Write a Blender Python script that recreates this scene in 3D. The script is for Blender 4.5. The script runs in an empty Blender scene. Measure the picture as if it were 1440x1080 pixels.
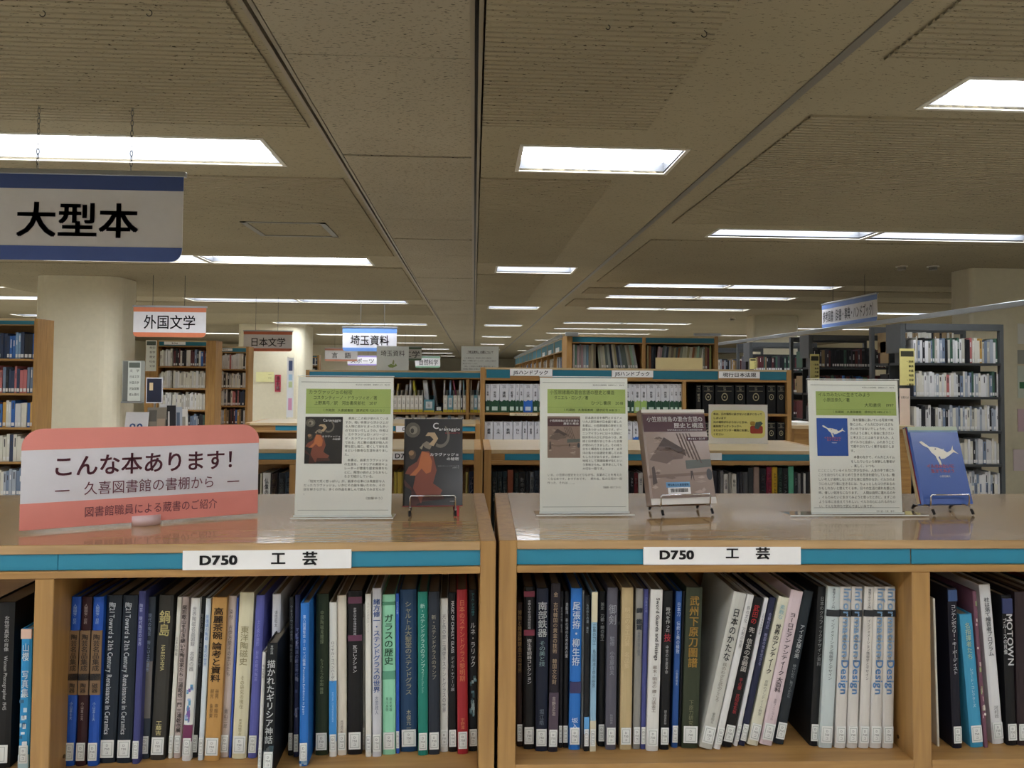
import bpy, bmesh, math, random
from mathutils import Matrix, Vector
random.seed(7)
C = bpy.context.scene.collection
SC = bpy.context.scene

# ------------------------------------------------------------------ camera
FPX = 1040.0
EYE = Vector((0.0, 0.0, 1.5))
PITCH, ROLL = math.radians(1.8), math.radians(0.45)
def cam_axes(yaw):
    F = Vector((math.sin(yaw)*math.cos(PITCH), math.cos(yaw)*math.cos(PITCH), math.sin(PITCH)))
    R = Vector((math.cos(yaw), -math.sin(yaw), 0))
    U = R.cross(F)
    return F, R*math.cos(ROLL)+U*math.sin(ROLL), U*math.cos(ROLL)-R*math.sin(ROLL)
yaw = math.radians(3)
for _ in range(20):                      # the room's depth direction vanishes at pixel (666, 530)
    F_, R_, U_ = cam_axes(yaw)
    yaw += (720+FPX*R_.y/F_.y-666)/FPX
F_, R_, U_ = cam_axes(yaw)
PY0 = 530+FPX*U_.y/F_.y
cd = bpy.data.cameras.new('camera'); cam = bpy.data.objects.new('camera', cd); C.objects.link(cam)
cd.sensor_width = 36; cd.lens = FPX*36/1440; cd.shift_y = (PY0-540)/1440; cd.clip_start = .05; cd.clip_end = 200
cam.matrix_world = Matrix.Translation(EYE) @ Matrix((R_, U_, -F_)).transposed().to_4x4()
SC.camera = cam

# ------------------------------------------------------------------ world, exposure
w = bpy.data.worlds.new('world'); SC.world = w; w.use_nodes = True
w.node_tree.nodes['Background'].inputs[0].default_value = (1, .97, .9, 1)
w.node_tree.nodes['Background'].inputs[1].default_value = .0
SC.view_settings.view_transform = 'Standard'; SC.view_settings.look = 'None'
SC.view_settings.exposure = EXPOSURE = 0.82; SC.view_settings.gamma = 1
SC.view_settings.use_curve_mapping = False
LAMP = 9.0                                # emission of the fluorescent diffusers
SC.cycles.max_bounces = 10; SC.cycles.diffuse_bounces = 8; SC.cycles.glossy_bounces = 4
SC.cycles.transparent_max_bounces = 12; SC.cycles.sample_clamp_indirect = 6
SC.cycles.use_denoising = True
SC.cycles.caustics_reflective = False; SC.cycles.caustics_refractive = False

# ------------------------------------------------------------------ materials
def lin(h):
    h = h.lstrip('#'); v = [int(h[i:i+2], 16)/255 for i in (0, 2, 4)]
    return tuple(c/12.92 if c < .04045 else ((c+.055)/1.055)**2.4 for c in v)+(1,)
_M = {}
def mat(h, rough=.55, metal=0., spec=.5, coat=0.):
    k = (h, rough, metal, spec, coat)
    if k in _M: return _M[k]
    m = bpy.data.materials.new('paint_'+h.strip('#')); m.use_nodes = True
    nt = m.node_tree; b = nt.nodes['Principled BSDF']
    b.inputs['Roughness'].default_value = rough; b.inputs['Metallic'].default_value = metal
    b.inputs['Specular IOR Level'].default_value = spec; b.inputs['Coat Weight'].default_value = coat
    b.inputs['Coat Roughness'].default_value = .15
    tc = nt.nodes.new('ShaderNodeTexCoord'); n = nt.nodes.new('ShaderNodeTexNoise')
    n.inputs['Scale'].default_value = 18; n.inputs['Detail'].default_value = 3
    nt.links.new(tc.outputs['Object'], n.inputs['Vector'])
    mx = nt.nodes.new('ShaderNodeMix'); mx.data_type = 'RGBA'
    c = lin(h); mx.inputs['A'].default_value = tuple(x*.93 for x in c[:3])+(1,); mx.inputs['B'].default_value = tuple(min(1, x*1.05) for x in c[:3])+(1,)
    nt.links.new(n.outputs['Fac'], mx.inputs['Factor']); nt.links.new(mx.outputs['Result'], b.inputs['Base Color'])
    _M[k] = m; return m
def wood(name, h1, h2, rough, axis='X', coat=0., scale=1., bump=0.):
    m = bpy.data.materials.new(name); m.use_nodes = True; nt = m.node_tree; b = nt.nodes['Principled BSDF']
    b.inputs['Roughness'].default_value = rough; b.inputs['Coat Weight'].default_value = coat; b.inputs['Coat Roughness'].default_value = .07
    tc = nt.nodes.new('ShaderNodeTexCoord'); mp = nt.nodes.new('ShaderNodeMapping')
    s = {'X': (2, 26, 26), 'Z': (26, 26, 2)}[axis]; mp.inputs['Scale'].default_value = tuple(v*scale for v in s)
    n = nt.nodes.new('ShaderNodeTexNoise'); n.inputs['Scale'].default_value = 2.2; n.inputs['Detail'].default_value = 6; n.inputs['Distortion'].default_value = .6
    r = nt.nodes.new('ShaderNodeValToRGB'); r.color_ramp.elements[0].position = .3; r.color_ramp.elements[1].position = .72
    r.color_ramp.elements[0].color = lin(h1); r.color_ramp.elements[1].color = lin(h2)
    nt.links.new(tc.outputs['Object'], mp.inputs[0]); nt.links.new(mp.outputs[0], n.inputs['Vector'])
    nt.links.new(n.outputs['Fac'], r.inputs[0]); nt.links.new(r.outputs[0], b.inputs['Base Color'])
    if bump:
        n2 = nt.nodes.new('ShaderNodeTexNoise'); n2.inputs['Scale'].default_value = 45; n2.inputs['Detail'].default_value = 2
        bp = nt.nodes.new('ShaderNodeBump'); bp.inputs['Strength'].default_value = bump; bp.inputs['Distance'].default_value = .002
        nt.links.new(tc.outputs['Object'], n2.inputs['Vector']); nt.links.new(n2.outputs['Fac'], bp.inputs['Height'])
        nt.links.new(bp.outputs[0], b.inputs['Normal']); nt.links.new(bp.outputs[0], b.inputs['Coat Normal'])
    return m
WOOD = wood('oak_veneer', '#966f40', '#b48c52', .42)
WOODV = wood('oak_veneer_upright', '#997343', '#b48c52', .42, 'Z')
WTOP = wood('oak_laminate_top', '#a07f54', '#bf9d6e', .25, 'X', coat=.75, bump=.08)
WDARK = wood('oak_inside', '#7c5c36', '#946f42', .5)
WLIGHT = wood('pale_counter_top', '#b7a27c', '#cbb690', .3, 'X', coat=.3)
TEAL = mat('#23829f', .5); TEALD = mat('#1a6c80', .5)
WHITE = mat('#efefee', .5); PAPER = mat('#e6e7e0', .6); BLACK = mat('#0c0c0e', .5); INK = mat('#17171a', .6)
PAGES = mat('#cfc6b0', .8); CHROME = mat('#d6d6d8', .14, 1.); RUBBER = mat('#101012', .6)
STEEL = mat('#54585a', .45, .15); STEELD = mat('#3a3d3e', .5, .1); ALU = mat('#a9aeb2', .3, .8)

def ceiling_mat(name, h, dash=1.):
    m = bpy.data.materials.new(name); m.use_nodes = True; nt = m.node_tree; b = nt.nodes['Principled BSDF']
    b.inputs['Roughness'].default_value = .95; b.inputs['Specular IOR Level'].default_value = .1
    tc = nt.nodes.new('ShaderNodeTexCoord'); mp = nt.nodes.new('ShaderNodeMapping'); mp.inputs['Scale'].default_value = (30, 110, 110)
    n = nt.nodes.new('ShaderNodeTexNoise'); n.inputs['Scale'].default_value = 1.5; n.inputs['Detail'].default_value = 3; n.inputs['Roughness'].default_value = .6
    r = nt.nodes.new('ShaderNodeValToRGB'); e = r.color_ramp.elements
    c = lin(h); d = tuple(x*.22 for x in c[:3])+(1,)
    e[0].position = .345*dash; e[0].color = d; e[1].position = .395*dash; e[1].color = c
    n2 = nt.nodes.new('ShaderNodeTexNoise'); n2.inputs['Scale'].default_value = 1.3; n2.inputs['Detail'].default_value = 4
    mx = nt.nodes.new('ShaderNodeMix'); mx.data_type = 'RGBA'; mx.blend_type = 'MULTIPLY'; mx.inputs['Factor'].default_value = .25
    nt.links.new(tc.outputs['Object'], mp.inputs[0]); nt.links.new(mp.outputs[0], n.inputs['Vector']); nt.links.new(tc.outputs['Object'], n2.inputs['Vector'])
    nt.links.new(n.outputs['Fac'], r.inputs[0]); nt.links.new(r.outputs[0], mx.inputs['A']); nt.links.new(n2.outputs['Fac'], mx.inputs['B'])
    nt.links.new(mx.outputs['Result'], b.inputs['Base Color'])
    return m
CEIL = ceiling_mat('rockwool_tile', '#a2987f', .96); CEILW = ceiling_mat('rockwool_tile_pale', '#a89f8b', 1.02)
WALLM = mat('#dad4bc', .8); FLOORM = mat('#dcd6c8', .5)
def emit(name, col, s):
    m = bpy.data.materials.new(name); m.use_nodes = True; b = m.node_tree.nodes['Principled BSDF']
    b.inputs['Base Color'].default_value = (.8, .8, .8, 1); b.inputs['Emission Color'].default_value = col; b.inputs['Emission Strength'].default_value = s
    return m
LAMPM = emit('fluorescent_diffuser', (.905, .935, 1.0, 1), LAMP)
def acrylic():
    m = bpy.data.materials.new('clear_acrylic'); m.use_nodes = True; nt = m.node_tree; nt.nodes.clear()
    o = nt.nodes.new('ShaderNodeOutputMaterial'); t = nt.nodes.new('ShaderNodeBsdfTransparent'); g = nt.nodes.new('ShaderNodeBsdfGlossy')
    t.inputs[0].default_value = (.995, 1, .998, 1); g.inputs['Roughness'].default_value = .03
    f = nt.nodes.new('ShaderNodeFresnel'); f.inputs[0].default_value = 1.45; mx = nt.nodes.new('ShaderNodeMixShader')
    ge = nt.nodes.new('ShaderNodeNewGeometry'); iv = nt.nodes.new('ShaderNodeMath'); iv.operation = 'SUBTRACT'; iv.inputs[0].default_value = 1
    ml = nt.nodes.new('ShaderNodeMath'); ml.operation = 'MULTIPLY'
    nt.links.new(ge.outputs['Backfacing'], iv.inputs[1]); nt.links.new(iv.outputs[0], ml.inputs[0]); nt.links.new(f.outputs[0], ml.inputs[1]); nt.links.new(ml.outputs[0], mx.inputs[0]); nt.links.new(t.outputs[0], mx.inputs[1]); nt.links.new(g.outputs[0], mx.inputs[2]); nt.links.new(mx.outputs[0], o.inputs[0])
    return m
ACRYL = acrylic()

# ------------------------------------------------------------------ frames: a local system turned about Z; pixel rays meet its planes
class Frame:
    def __init__(s, x, y, deg=0.):
        s.x, s.y, s.a = x, y, math.radians(deg)
        s.M = Matrix.Translation((x, y, 0)) @ Matrix.Rotation(s.a, 4, 'Z'); s.I = s.M.inverted()
    def _r(s, px, py):
        d = F_+R_*((px-720)/FPX)+U_*((PY0-py)/FPX)
        return s.I @ EYE, s.I.to_3x3() @ d
    def y_(s, px, py, Y=0.):
        o, d = s._r(px, py); return o+d*((Y-o.y)/d.y)
    def z_(s, px, py, Z):
        o, d = s._r(px, py); return o+d*((Z-o.z)/d.z)
W0 = Frame(0, 0)

# ------------------------------------------------------------------ mesh helpers
class MB:
    def __init__(s): s.v = []; s.f = []; s.mi = []; s.T = Matrix.Identity(4)
    def add(s, vs, fs, mi=0):
        n = len(s.v); s.v += [tuple(s.T @ Vector(p)) for p in vs]; s.f += [tuple(i+n for i in f) for f in fs]; s.mi += [mi]*len(fs); return s
    def box(s, x0, x1, y0, y1, z0, z1, mi=0):
        v = [(x, y, z) for z in (z0, z1) for x, y in ((x0, y0), (x1, y0), (x1, y1), (x0, y1))]
        return s.add(v, [(3, 2, 1, 0), (4, 5, 6, 7), (0, 1, 5, 4), (1, 2, 6, 5), (2, 3, 7, 6), (3, 0, 4, 7)], mi)
    def bbox(s, x0, x1, y0, y1, z0, z1, b=.001, mi=0):       # box with chamfered edges
        bm = bmesh.new(); bmesh.ops.create_cube(bm, size=1)
        for v in bm.verts: v.co = Vector(((x0+x1)/2+v.co.x*(x1-x0), (y0+y1)/2+v.co.y*(y1-y0), (z0+z1)/2+v.co.z*(z1-z0)))
        bmesh.ops.bevel(bm, geom=bm.edges[:], offset=b, segments=1, affect='EDGES')
        s.add([v.co[:] for v in bm.verts], [[v.index for v in f.verts] for f in bm.faces], mi); bm.free(); return s
    def prism_z(s, pts, z0, z1, mi=0):                        # outline in XY, counter-clockwise
        n = len(pts); v = [(x, y, z0) for x, y in pts]+[(x, y, z1) for x, y in pts]
        return s.add(v, [tuple(range(n-1, -1, -1)), tuple(range(n, 2*n))]+[(i, (i+1) % n, n+(i+1) % n, n+i) for i in range(n)], mi)
    def prism_y(s, pts, y0, y1, mi=0):                        # outline in XZ, counter-clockwise seen from the front
        n = len(pts); v = [(x, y0, z) for x, z in pts]+[(x, y1, z) for x, z in pts]
        return s.add(v, [tuple(range(n)), tuple(range(2*n-1, n-1, -1))]+[(n+i, n+(i+1) % n, (i+1) % n, i) for i in range(n)], mi)
    def tube(s, pts, r, n=8, mi=0):
        pts = [Vector(p) for p in pts]; rings = []; base = len(s.v); up = None
        for i, p in enumerate(pts):
            t = ((pts[min(i+1, len(pts)-1)]-p).normalized()+(p-pts[max(i-1, 0)]).normalized())
            t = t.normalized() if t.length else Vector((0, 0, 1))
            if up is None: up = t.orthogonal().normalized()
            up = (up-t*up.dot(t)).normalized(); q = t.cross(up)
            for k in range(n): a = 2*math.pi*k/n; s.v.append(tuple(s.T @ (p+(up*math.cos(a)+q*math.sin(a))*r)))
        for i in range(len(pts)-1):
            for k in range(n):
                a, b = base+i*n+k, base+i*n+(k+1) % n; s.f.append((a, b, b+n, a+n)); s.mi.append(mi)
        s.f.append(tuple(base+k for k in range(n-1, -1, -1))); s.f.append(tuple(base+(len(pts)-1)*n+k for k in range(n))); s.mi += [mi, mi]
        return s
    def mesh(s, name):
        me = bpy.data.meshes.new(name); me.from_pydata(s.v, [], s.f)
        if any(s.mi): me.polygons.foreach_set('material_index', s.mi)
        me.update(); return me
    def build(s, name, m, parent=None, smooth=False):
        me = s.mesh(name)
        for mm in (m if isinstance(m, (list, tuple)) else [m]): me.materials.append(mm)
        if smooth: me.polygons.foreach_set('use_smooth', [True]*len(me.polygons))
        o = bpy.data.objects.new(name, me); C.objects.link(o)
        if parent: o.parent = parent
        return o
def rrect(x0, x1, z0, z1, r, n=5, corners='abcd'):            # a bottom-left, b bottom-right, c top-right, d top-left
    out = []
    for k, (cx, cz, a0, px, pz) in zip('abcd', ((x0+r, z0+r, 180, x0, z0), (x1-r, z0+r, 270, x1, z0), (x1-r, z1-r, 0, x1, z1), (x0+r, z1-r, 90, x0, z1))):
        if k in corners: out += [(cx+r*math.cos(math.radians(a0+90*i/n)), cz+r*math.sin(math.radians(a0+90*i/n))) for i in range(n+1)]
        else: out.append((px, pz))
    return out
def box(name, m, parent, *a, b=0.): return (MB().bbox(*a, b=b) if b else MB().box(*a)).build(name, m, parent)
def empty(name, F=W0, loc=(0, 0, 0), rz=0.):
    o = bpy.data.objects.new(name, None); C.objects.link(o); o.empty_display_size = .05
    o.matrix_world = F.M @ Matrix.Translation(loc) @ Matrix.Rotation(math.radians(rz), 4, 'Z'); return o
def tag(o, label, cat, group=None, kind=None):
    o['label'] = label
    if cat: o['category'] = cat
    if group: o['group'] = group
    if kind: o['kind'] = kind
    return o
def struct(o, label=None): 
    o['kind'] = 'structure'
    if label: o['label'] = label
    return o
def dup(o, parent=None):
    c = o.copy(); C.objects.link(c)
    if parent is not None: c.parent = parent
    for ch in o.children: dup(ch, c)
    return c
ORD = 'first second third fourth fifth sixth seventh eighth ninth tenth eleventh twelfth thirteenth fourteenth fifteenth sixteenth seventeenth eighteenth nineteenth'.split()
TENS = {2: 'twenty', 3: 'thirty', 4: 'forty', 5: 'fifty', 6: 'sixty'}
TH = {2: 'twentieth', 3: 'thirtieth', 4: 'fortieth', 5: 'fiftieth', 6: 'sixtieth'}
def ordn(i):                                                   # 1-based
    if i < 20: return ORD[i-1]
    t, u = divmod(i, 10); return TH[t] if u == 0 else TENS[t]+'-'+ORD[u-1]

# ------------------------------------------------------------------ lettering: glyphs of the built-in font, laid out flat facing -Y
REQ = []
def text(parent, body, x0, x1, z0, z1, m, y=-.0006, vert=False, bold=False, align='c', fit='box', name='lettering', leading=1.3, vmax=1.25):
    me = bpy.data.meshes.new(name); me.materials.append(m)
    o = bpy.data.objects.new(name, me); C.objects.link(o)
    if parent: o.parent = parent
    REQ.append((me, body, (x0, x1, z0, z1), y, vert, bold, align, fit, leading, vmax)); return o
def is_cjk(c): return ord(c) >= 0x2000
def finish_text():
    keys = {}
    for me, body, bx, y, vert, bold, *_ in REQ:
        for ch in body:
            if ch not in ' \n\u3000': keys[(ch, bool(bold))] = None
    obs = []
    for ch, bold in keys:
        cu = bpy.data.curves.new('g', 'FONT'); cu.body = ch; cu.resolution_u = 3; cu.offset = 0
        o = bpy.data.objects.new('g', cu); C.objects.link(o); obs.append(o)
    dg = bpy.context.evaluated_depsgraph_get(); dg.update()
    for o, k in zip(obs, list(keys)):
        m = o.evaluated_get(dg).to_mesh()
        keys[k] = ([(v.co.x, v.co.y) for v in m.vertices], [tuple(p.vertices) for p in m.polygons]); o.evaluated_get(dg).to_mesh_clear()
    for o in obs:
        c = o.data; bpy.data.objects.remove(o); bpy.data.curves.remove(c)
    for me, body, (x0, x1, z0, z1), y, vert, bold, align, fit, leading, vmax in REQ:
        V = []; Fc = []
        def put(ch, f):
            g = keys[(ch, bool(bold))]
            for ox, oy in ([(bold*u, bold*v) for u, v in ((-.016, -.012), (.016, .012), (.016, -.012), (-.016, .012))] if bold else ((0, 0),)):
                n = len(V); V.extend(f(px+ox, py+oy) for px, py in g[0]); Fc.extend(tuple(i+n for i in p) for p in g[1])
        def adv(ch):
            if ch == ' ': return .3
            if ch == '\u3000' or is_cjk(ch): return 1.
            g = keys[(ch, bool(bold))][0]; return max(p[0] for p in g)+.07 if g else .3
        if vert:
            ccols = body.split('\n'); pos = 0; lens = []
            for ci, col in enumerate(ccols):
                t = 0.; cx = -ci*leading
                for ch in col:
                    a = adv(ch)
                    if ch not in ' \u3000':
                        if is_cjk(ch) and ch not in 'ー・〜―':
                            put(ch, lambda px, py: (cx+px-.5, -t-.88+py))
                        elif ch == '・': put(ch, lambda px, py: (cx+px-.5, -t-.88+py))
                        elif is_cjk(ch): put(ch, lambda px, py: (cx+(py-.38), -t-px))
                        else: put(ch, lambda px, py: (cx+(py-.34), -t-px))
                    t += a
                lens.append(t)
            W = 1+(len(ccols)-1)*leading; H = max(lens)
            sx = (x1-x0)/W; sy = (z1-z0)/H; sy = min(sy, sx*vmax); sx = min(sx, sy*1.25)
            cxm = (x0+x1)/2+(len(ccols)-1)*leading*sx/2
            ztop = z1 if align != 'c' else (z0+z1)/2+H*sy/2
            P = [(cxm+a*sx, y, ztop+b*sy) for a, b in V]
        else:
            lines = body.split('\n'); ws = [sum(adv(c) for c in l) for l in lines]; W = max(ws); H = 1+(len(lines)-1)*leading
            sx = (x1-x0)/W; sy = (z1-z0)/H; s1 = min(sx, sy)
            if fit == 'box': sx = sy = s1
            elif fit == 'wide': sx = min(sx, sy*1.25); sy = min(sy, sx*1.35)
            Wb = W*sx
            for li, l in enumerate(lines):
                t = {'l': 0, 'c': (W-ws[li])/2, 'r': W-ws[li]}[align]; b = -li*leading
                for ch in l:
                    if ch not in ' \u3000': put(ch, lambda px, py: (t+px, b-.88+py))
                    t += adv(ch)
            xs = {'l': x0, 'c': (x0+x1)/2-Wb/2, 'r': x1-Wb}[align]; ztop = (z0+z1)/2+H*sy/2
            P = [(xs+a*sx, y, ztop+b2*sy) for a, b2 in V]
        me.from_pydata(P, [], Fc); me.update()

# ================================================================== THE SETTING
CH = 2.7                                                        # ceiling height
struct(MB().box(-12, 12, -8, 48, -.1, 0).build('floor', FLOORM))
struct(MB().box(-12.2, -12, -8, 48, 0, CH+.2).build('wall_left', WALLM))
struct(MB().box(12, 12.2, -8, 48, 0, CH+.2).build('wall_right', WALLM))
struct(MB().box(-12.2, 12.2, -8.2, -8, 0, CH+.2).build('wall_front', WALLM))
struct(MB().box(-12.2, 12.2, 48, 48.2, 0, CH+.2).build('wall_back', WALLM))
struct(MB().box(-12, -3.7, 29, 29.2, 0, CH).build('wall_inner', mat('#d6cfb8', .8)))
# ceiling lights: (x0, x1, y of the middle)
G0, G1, G2 = -.742, .0, 1.352                                   # grooves and trim that part the ceiling
rowsL = [(Y, ) for Y in (3.93, 7.75, 12.0, 17.1, 21.7, 26.6)]
LIT = []                                                        # (block, row, which, x0, x1, y)
for r, Y in enumerate((-4.6, -2.4, -.2, 4.02, 7.8, 12.0, 17.1, 21.7, 26.6)):  # middle rows behind the viewpoint are unseen lamps added to brighten camera-facing fronts
    for k, (a, b) in enumerate(((-1.10, -2.79), (-2.84, -4.53))): LIT.append(('left', r, k, b, a, Y))
for r, Y in enumerate((32.3, 37.8, 43)): LIT.append(('left', r+8, 0, -2.79, -1.1, Y))
for r, Y in enumerate((-4.6, -2.4, -.2, 4.02, 8.2, 12.7, 17.1, 21.9, 26.9, 32.3, 38)): LIT.append(('middle', r, 0, .25, 1.10, Y))
for r, Y in enumerate((-4.6, -2.4, -.5, 2.96, 5.95, 9.4, 10.75, 12.6, 16.0, 17.9, 19.8, 23.5, 28, 33)):
    for k, (a, b) in enumerate(((1.96, 3.27), (3.32, 4.72))): LIT.append(('right', r, k, a, b, Y))
for r, Y in enumerate((10.4, 12.1, 15.7, 21.7)): LIT.append(('far left', r, 0, -9.4, -6.0, Y))
for r, Y in enumerate((-.2, 5.0)): LIT.append(('far left', r+4, 0, -9.4, -6.0, Y))
for r, Y in enumerate((3.1, 7.9, 12.9, 17.0, 20)): LIT.append(('far right', r, 0, 6.6, 9.6, Y))
def LWf(B): return .31 if 'right' in B else .45
# ceiling soffit, cut out round the lights; each strip one mesh
def slab(name, xa, xb, m, blk):
    hs = [(a, b, Y-LWf(B)/2, Y+LWf(B)/2) for B, r, k, a, b, Y in LIT if blk(B)]
    ys = sorted({-8., 48.} | {h[2] for h in hs} | {h[3] for h in hs}); q = MB()
    for y0, y1 in zip(ys, ys[1:]):
        cut = sorted((h[0], h[1]) for h in hs if h[2] <= y0+1e-6 and h[3] >= y1-1e-6); x = xa
        for a, b in cut+[(xb, xb)]:
            if a-x > 1e-5: q.box(x, a, y0, y1, CH, CH+.012)
            x = b
    return q.build(name, m, ceil)
ceil = struct(MB().box(-12, 12, -8, 48, CH+.16, CH+.2).build('ceiling', mat('#8f8672', .9)))
slab('tile_field', -12, G0-.022, CEIL, lambda B: 'left' in B)
slab('tile_field', G1+.03, G2-.012, CEIL, lambda B: B == 'middle')
slab('tile_field', G2+.012, 12, CEIL, lambda B: 'right' in B)
# ribbed tiles between the light bands
def ribs(x0, x1, y0, y1, name='ribbed_tile'):
    q = MB(); P = .038; n = int((y1-y0)/P)
    for i in range(n):
        y = y0+i*P; pr = [(y, 0), (y+.003, -.0105), (y+.028, -.0105), (y+.031, 0), (y+P, 0)]
        v = [(x, a, CH+b-.0005) for a, b in pr for x in (x0, x1)]; q.add(v, [(0, 1, 3, 2), (2, 3, 5, 4), (4, 5, 7, 6), (6, 7, 9, 8)])
    return q.build(name, CEIL, ceil)
for a, b in ((1.0, 3.59), (4.5, 7.4), (8.2, 11.6), (12.4, 14.5)): ribs(-6.5, G0-.06, a, b)
for a, b in ((1.0, 3.52), (4.42, 7.75), (8.6, 12.2)): ribs(G1+.03, .822, a, b)
for a, b in ((.6, 2.66), (3.24, 5.62), (6.28, 9.1), (9.7, 10.4), (11.1, 12.3)): ribs(1.515, 10, a, b)
# centre strip: plain panels with recessed joints
ys = [-8.]+[y for y in (-5.1, -1.3)]+[4.16-2.05, 4.17]
yy = 4.17
cuts = [1.5, 4.02, 6.45, 9.0, 11.6, 14.2, 16.9, 19.5, 22.2, 25, 28, 31, 34, 37, 41, 48]
cuts = [-8, -5.4, -2.9, -.6]+cuts
for a, b in zip(cuts, cuts[1:]):
    n = 3 if a > 3 else 2; L = (b-a-.024)/n
    for i in range(n): MB().bbox(G0+.025, G1-.012, a+.012+i*L+.003, a+.012+(i+1)*L-.003, CH-.002, CH+.014, b=.0012).build('ceiling_panel', CEILW, ceil)
    MB().box(G0+.02, G1-.01, a-.012, a+.012, CH+.01, CH+.02).build('joint', BLACK, ceil)
ALUD = mat('#8b8270', .5, .2)
for x, s in ((G0, -1), (G1, 1)):
    MB().box(x-.007, x+.007, -8, 48, CH+.02, CH+.06).build('slot_shadow_channel', BLACK, ceil)
    MB().box(x-.024, x-.007, -8, 48, CH-.004, CH+.03).build('slot_rim', ALUD, ceil)
    MB().box(x+.007, x+.022, -8, 48, CH-.004, CH+.03).build('slot_rim', ALUD, ceil)
MB().box(G2-.019, G2+.019, -8, 48, CH-.006, CH+.02).build('trim_strip', mat('#6d6a60', .5, .1), ceil)
# access hatch frame in the left field
p, q_, s_ = W0.z_(337, 309, CH), W0.z_(470, 331, CH), W0.z_(455, 309, CH)
hx0, hx1, hy0, hy1 = p.x, s_.x, q_.y, p.y
m_ = MB(); t_ = .045; hy0, hy1 = min(hy0, hy1), max(hy0, hy1)
for a in ((hx0, hx0+t_, hy0, hy1), (hx1-t_, hx1, hy0, hy1), (hx0, hx1, hy0, hy0+t_*.6), (hx0, hx1, hy1-t_*.6, hy1)): m_.box(*a, CH-.018, CH)
m_.build('hatch_frame', mat('#7c7a70', .5, .1), ceil)

# light fittings
lm = {}
def light_meshes(L, LW):
    k = (round(L, 3), LW)
    if k in lm: return lm[k]
    a, b, w2, D = 0, L, LW/2, .13
    h = MB()
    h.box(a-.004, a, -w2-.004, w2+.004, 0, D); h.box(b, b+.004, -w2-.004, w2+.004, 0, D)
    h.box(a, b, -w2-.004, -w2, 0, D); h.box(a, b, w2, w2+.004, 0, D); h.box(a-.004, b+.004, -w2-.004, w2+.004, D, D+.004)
    r = MB(); e = .022
    for q in ((a-e, a, -w2-e, w2+e), (b, b+e, -w2-e, w2+e), (a, b, -w2-e, -w2), (a, b, w2, w2+e)): r.box(*q, -.005, 0)
    d = MB().bbox(a+.004, b-.004, -w2+.004, w2-.004, D-.068, D-.004, b=.006)
    lm[k] = (h.mesh('housing'), r.mesh('trim_frame'), d.mesh('diffuser'))
    for me, mm in zip(lm[k], (mat('#5c5f63', .4), mat('#c8c4b6', .5), LAMPM)): me.materials.append(mm)  # white housing; its dimmer light below the diffuser is put into this grey
    return lm[k]
BEH = {'left': 2, 'middle': 2, 'right': 2, 'far left': 4, 'far right': 0}
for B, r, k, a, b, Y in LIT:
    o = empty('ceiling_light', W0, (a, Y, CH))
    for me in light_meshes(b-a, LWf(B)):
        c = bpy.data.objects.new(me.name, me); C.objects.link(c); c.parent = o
    side = '' if B in ('middle', 'far left', 'far right') else (', one nearer the centre' if k == 0 else ', one farther from the centre')
    if Y < 2.9: lb = f'recessed white ceiling light behind the viewpoint, {B} block, {"rear" if Y < -4 else "middle" if Y < -2 else "front"} row{side}'
    else: lb = f'recessed white ceiling light, {B} block, {ordn(1+sum(1 for q in LIT if q[0] == B and q[2] == k and 2.9 < q[5] < Y))} row from the front{side}'
    tag(o, lb, 'ceiling light', 'recessed fluorescent ceiling lights')

# columns with rounded corners
def column(x0, x1, y0, y1, r, label):
    pts = [(x, y) for x, y in rrect(x0, x1, y0, y1, r, 6)]
    o = MB().prism_z(pts, 0, CH).build('column', WALLM, None); struct(o, label)
    return o
colL = column(-5.36, -4.33, 9.2, 9.85, .2, 'cream column with rounded corners at left')
colH = column(-5.55, -4.0, 17.6, 18.8, .2, 'cream column with a red hydrant sign')
colR = column(5.22, 6.5, 7.5, 7.85, .05, 'cream column at the right edge')
colR2 = column(5.24, 6.1, 13.6, 14.0, .05, 'cream column behind the grey racks')

# small fittings on the ceiling
def hook(px, py, n, s=.02):
    p = W0.z_(px, py, CH)
    o = MB().tube([(math.cos(a)*s*.45+.0, 0, -s*1.1+math.sin(a)*s*.5) for a in [math.radians(t) for t in range(200, 460, 30)]]+[(0, 0, 0)], .0016, 6).build('ceiling_hook', RUBBER)
    o.location = p; tag(o, n, 'hook', 'small dark hooks in the ceiling')
hook(60, 10, 'small dark ceiling hook at upper left, left one of the pair'); hook(210, 9, 'small dark ceiling hook at upper left, right one of the pair')
hook(855, 31, 'small dark ceiling hook above the middle block, left one of the pair', .016); hook(990, 38, 'small dark ceiling hook above the middle block, right one of the pair', .022)
def detector(px, py, lb, grp):
    p = W0.z_(px, py, CH); o = empty('smoke_detector', W0, p)
    MB().prism_z([(.06*math.cos(k*math.pi/8), .06*math.sin(k*math.pi/8)) for k in range(16)], -.018, 0).build('base', mat('#d8d2c2', .5), o)
    MB().prism_z([(.04*math.cos(k*math.pi/8), .04*math.sin(k*math.pi/8)) for k in range(16)], -.05, -.018).build('sensor_head', mat('#8a857a', .5), o)
    tag(o, lb, 'smoke detector', grp)
detector(1268, 373, 'round ceiling smoke detector, left of the two near the right column', 'smoke detectors'); detector(1312, 373, 'round ceiling smoke detector, right of the two near the right column', 'smoke detectors')
detector(1030, 447, 'round ceiling smoke detector in the far ceiling left of the blue angled sign', 'smoke detectors')

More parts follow.
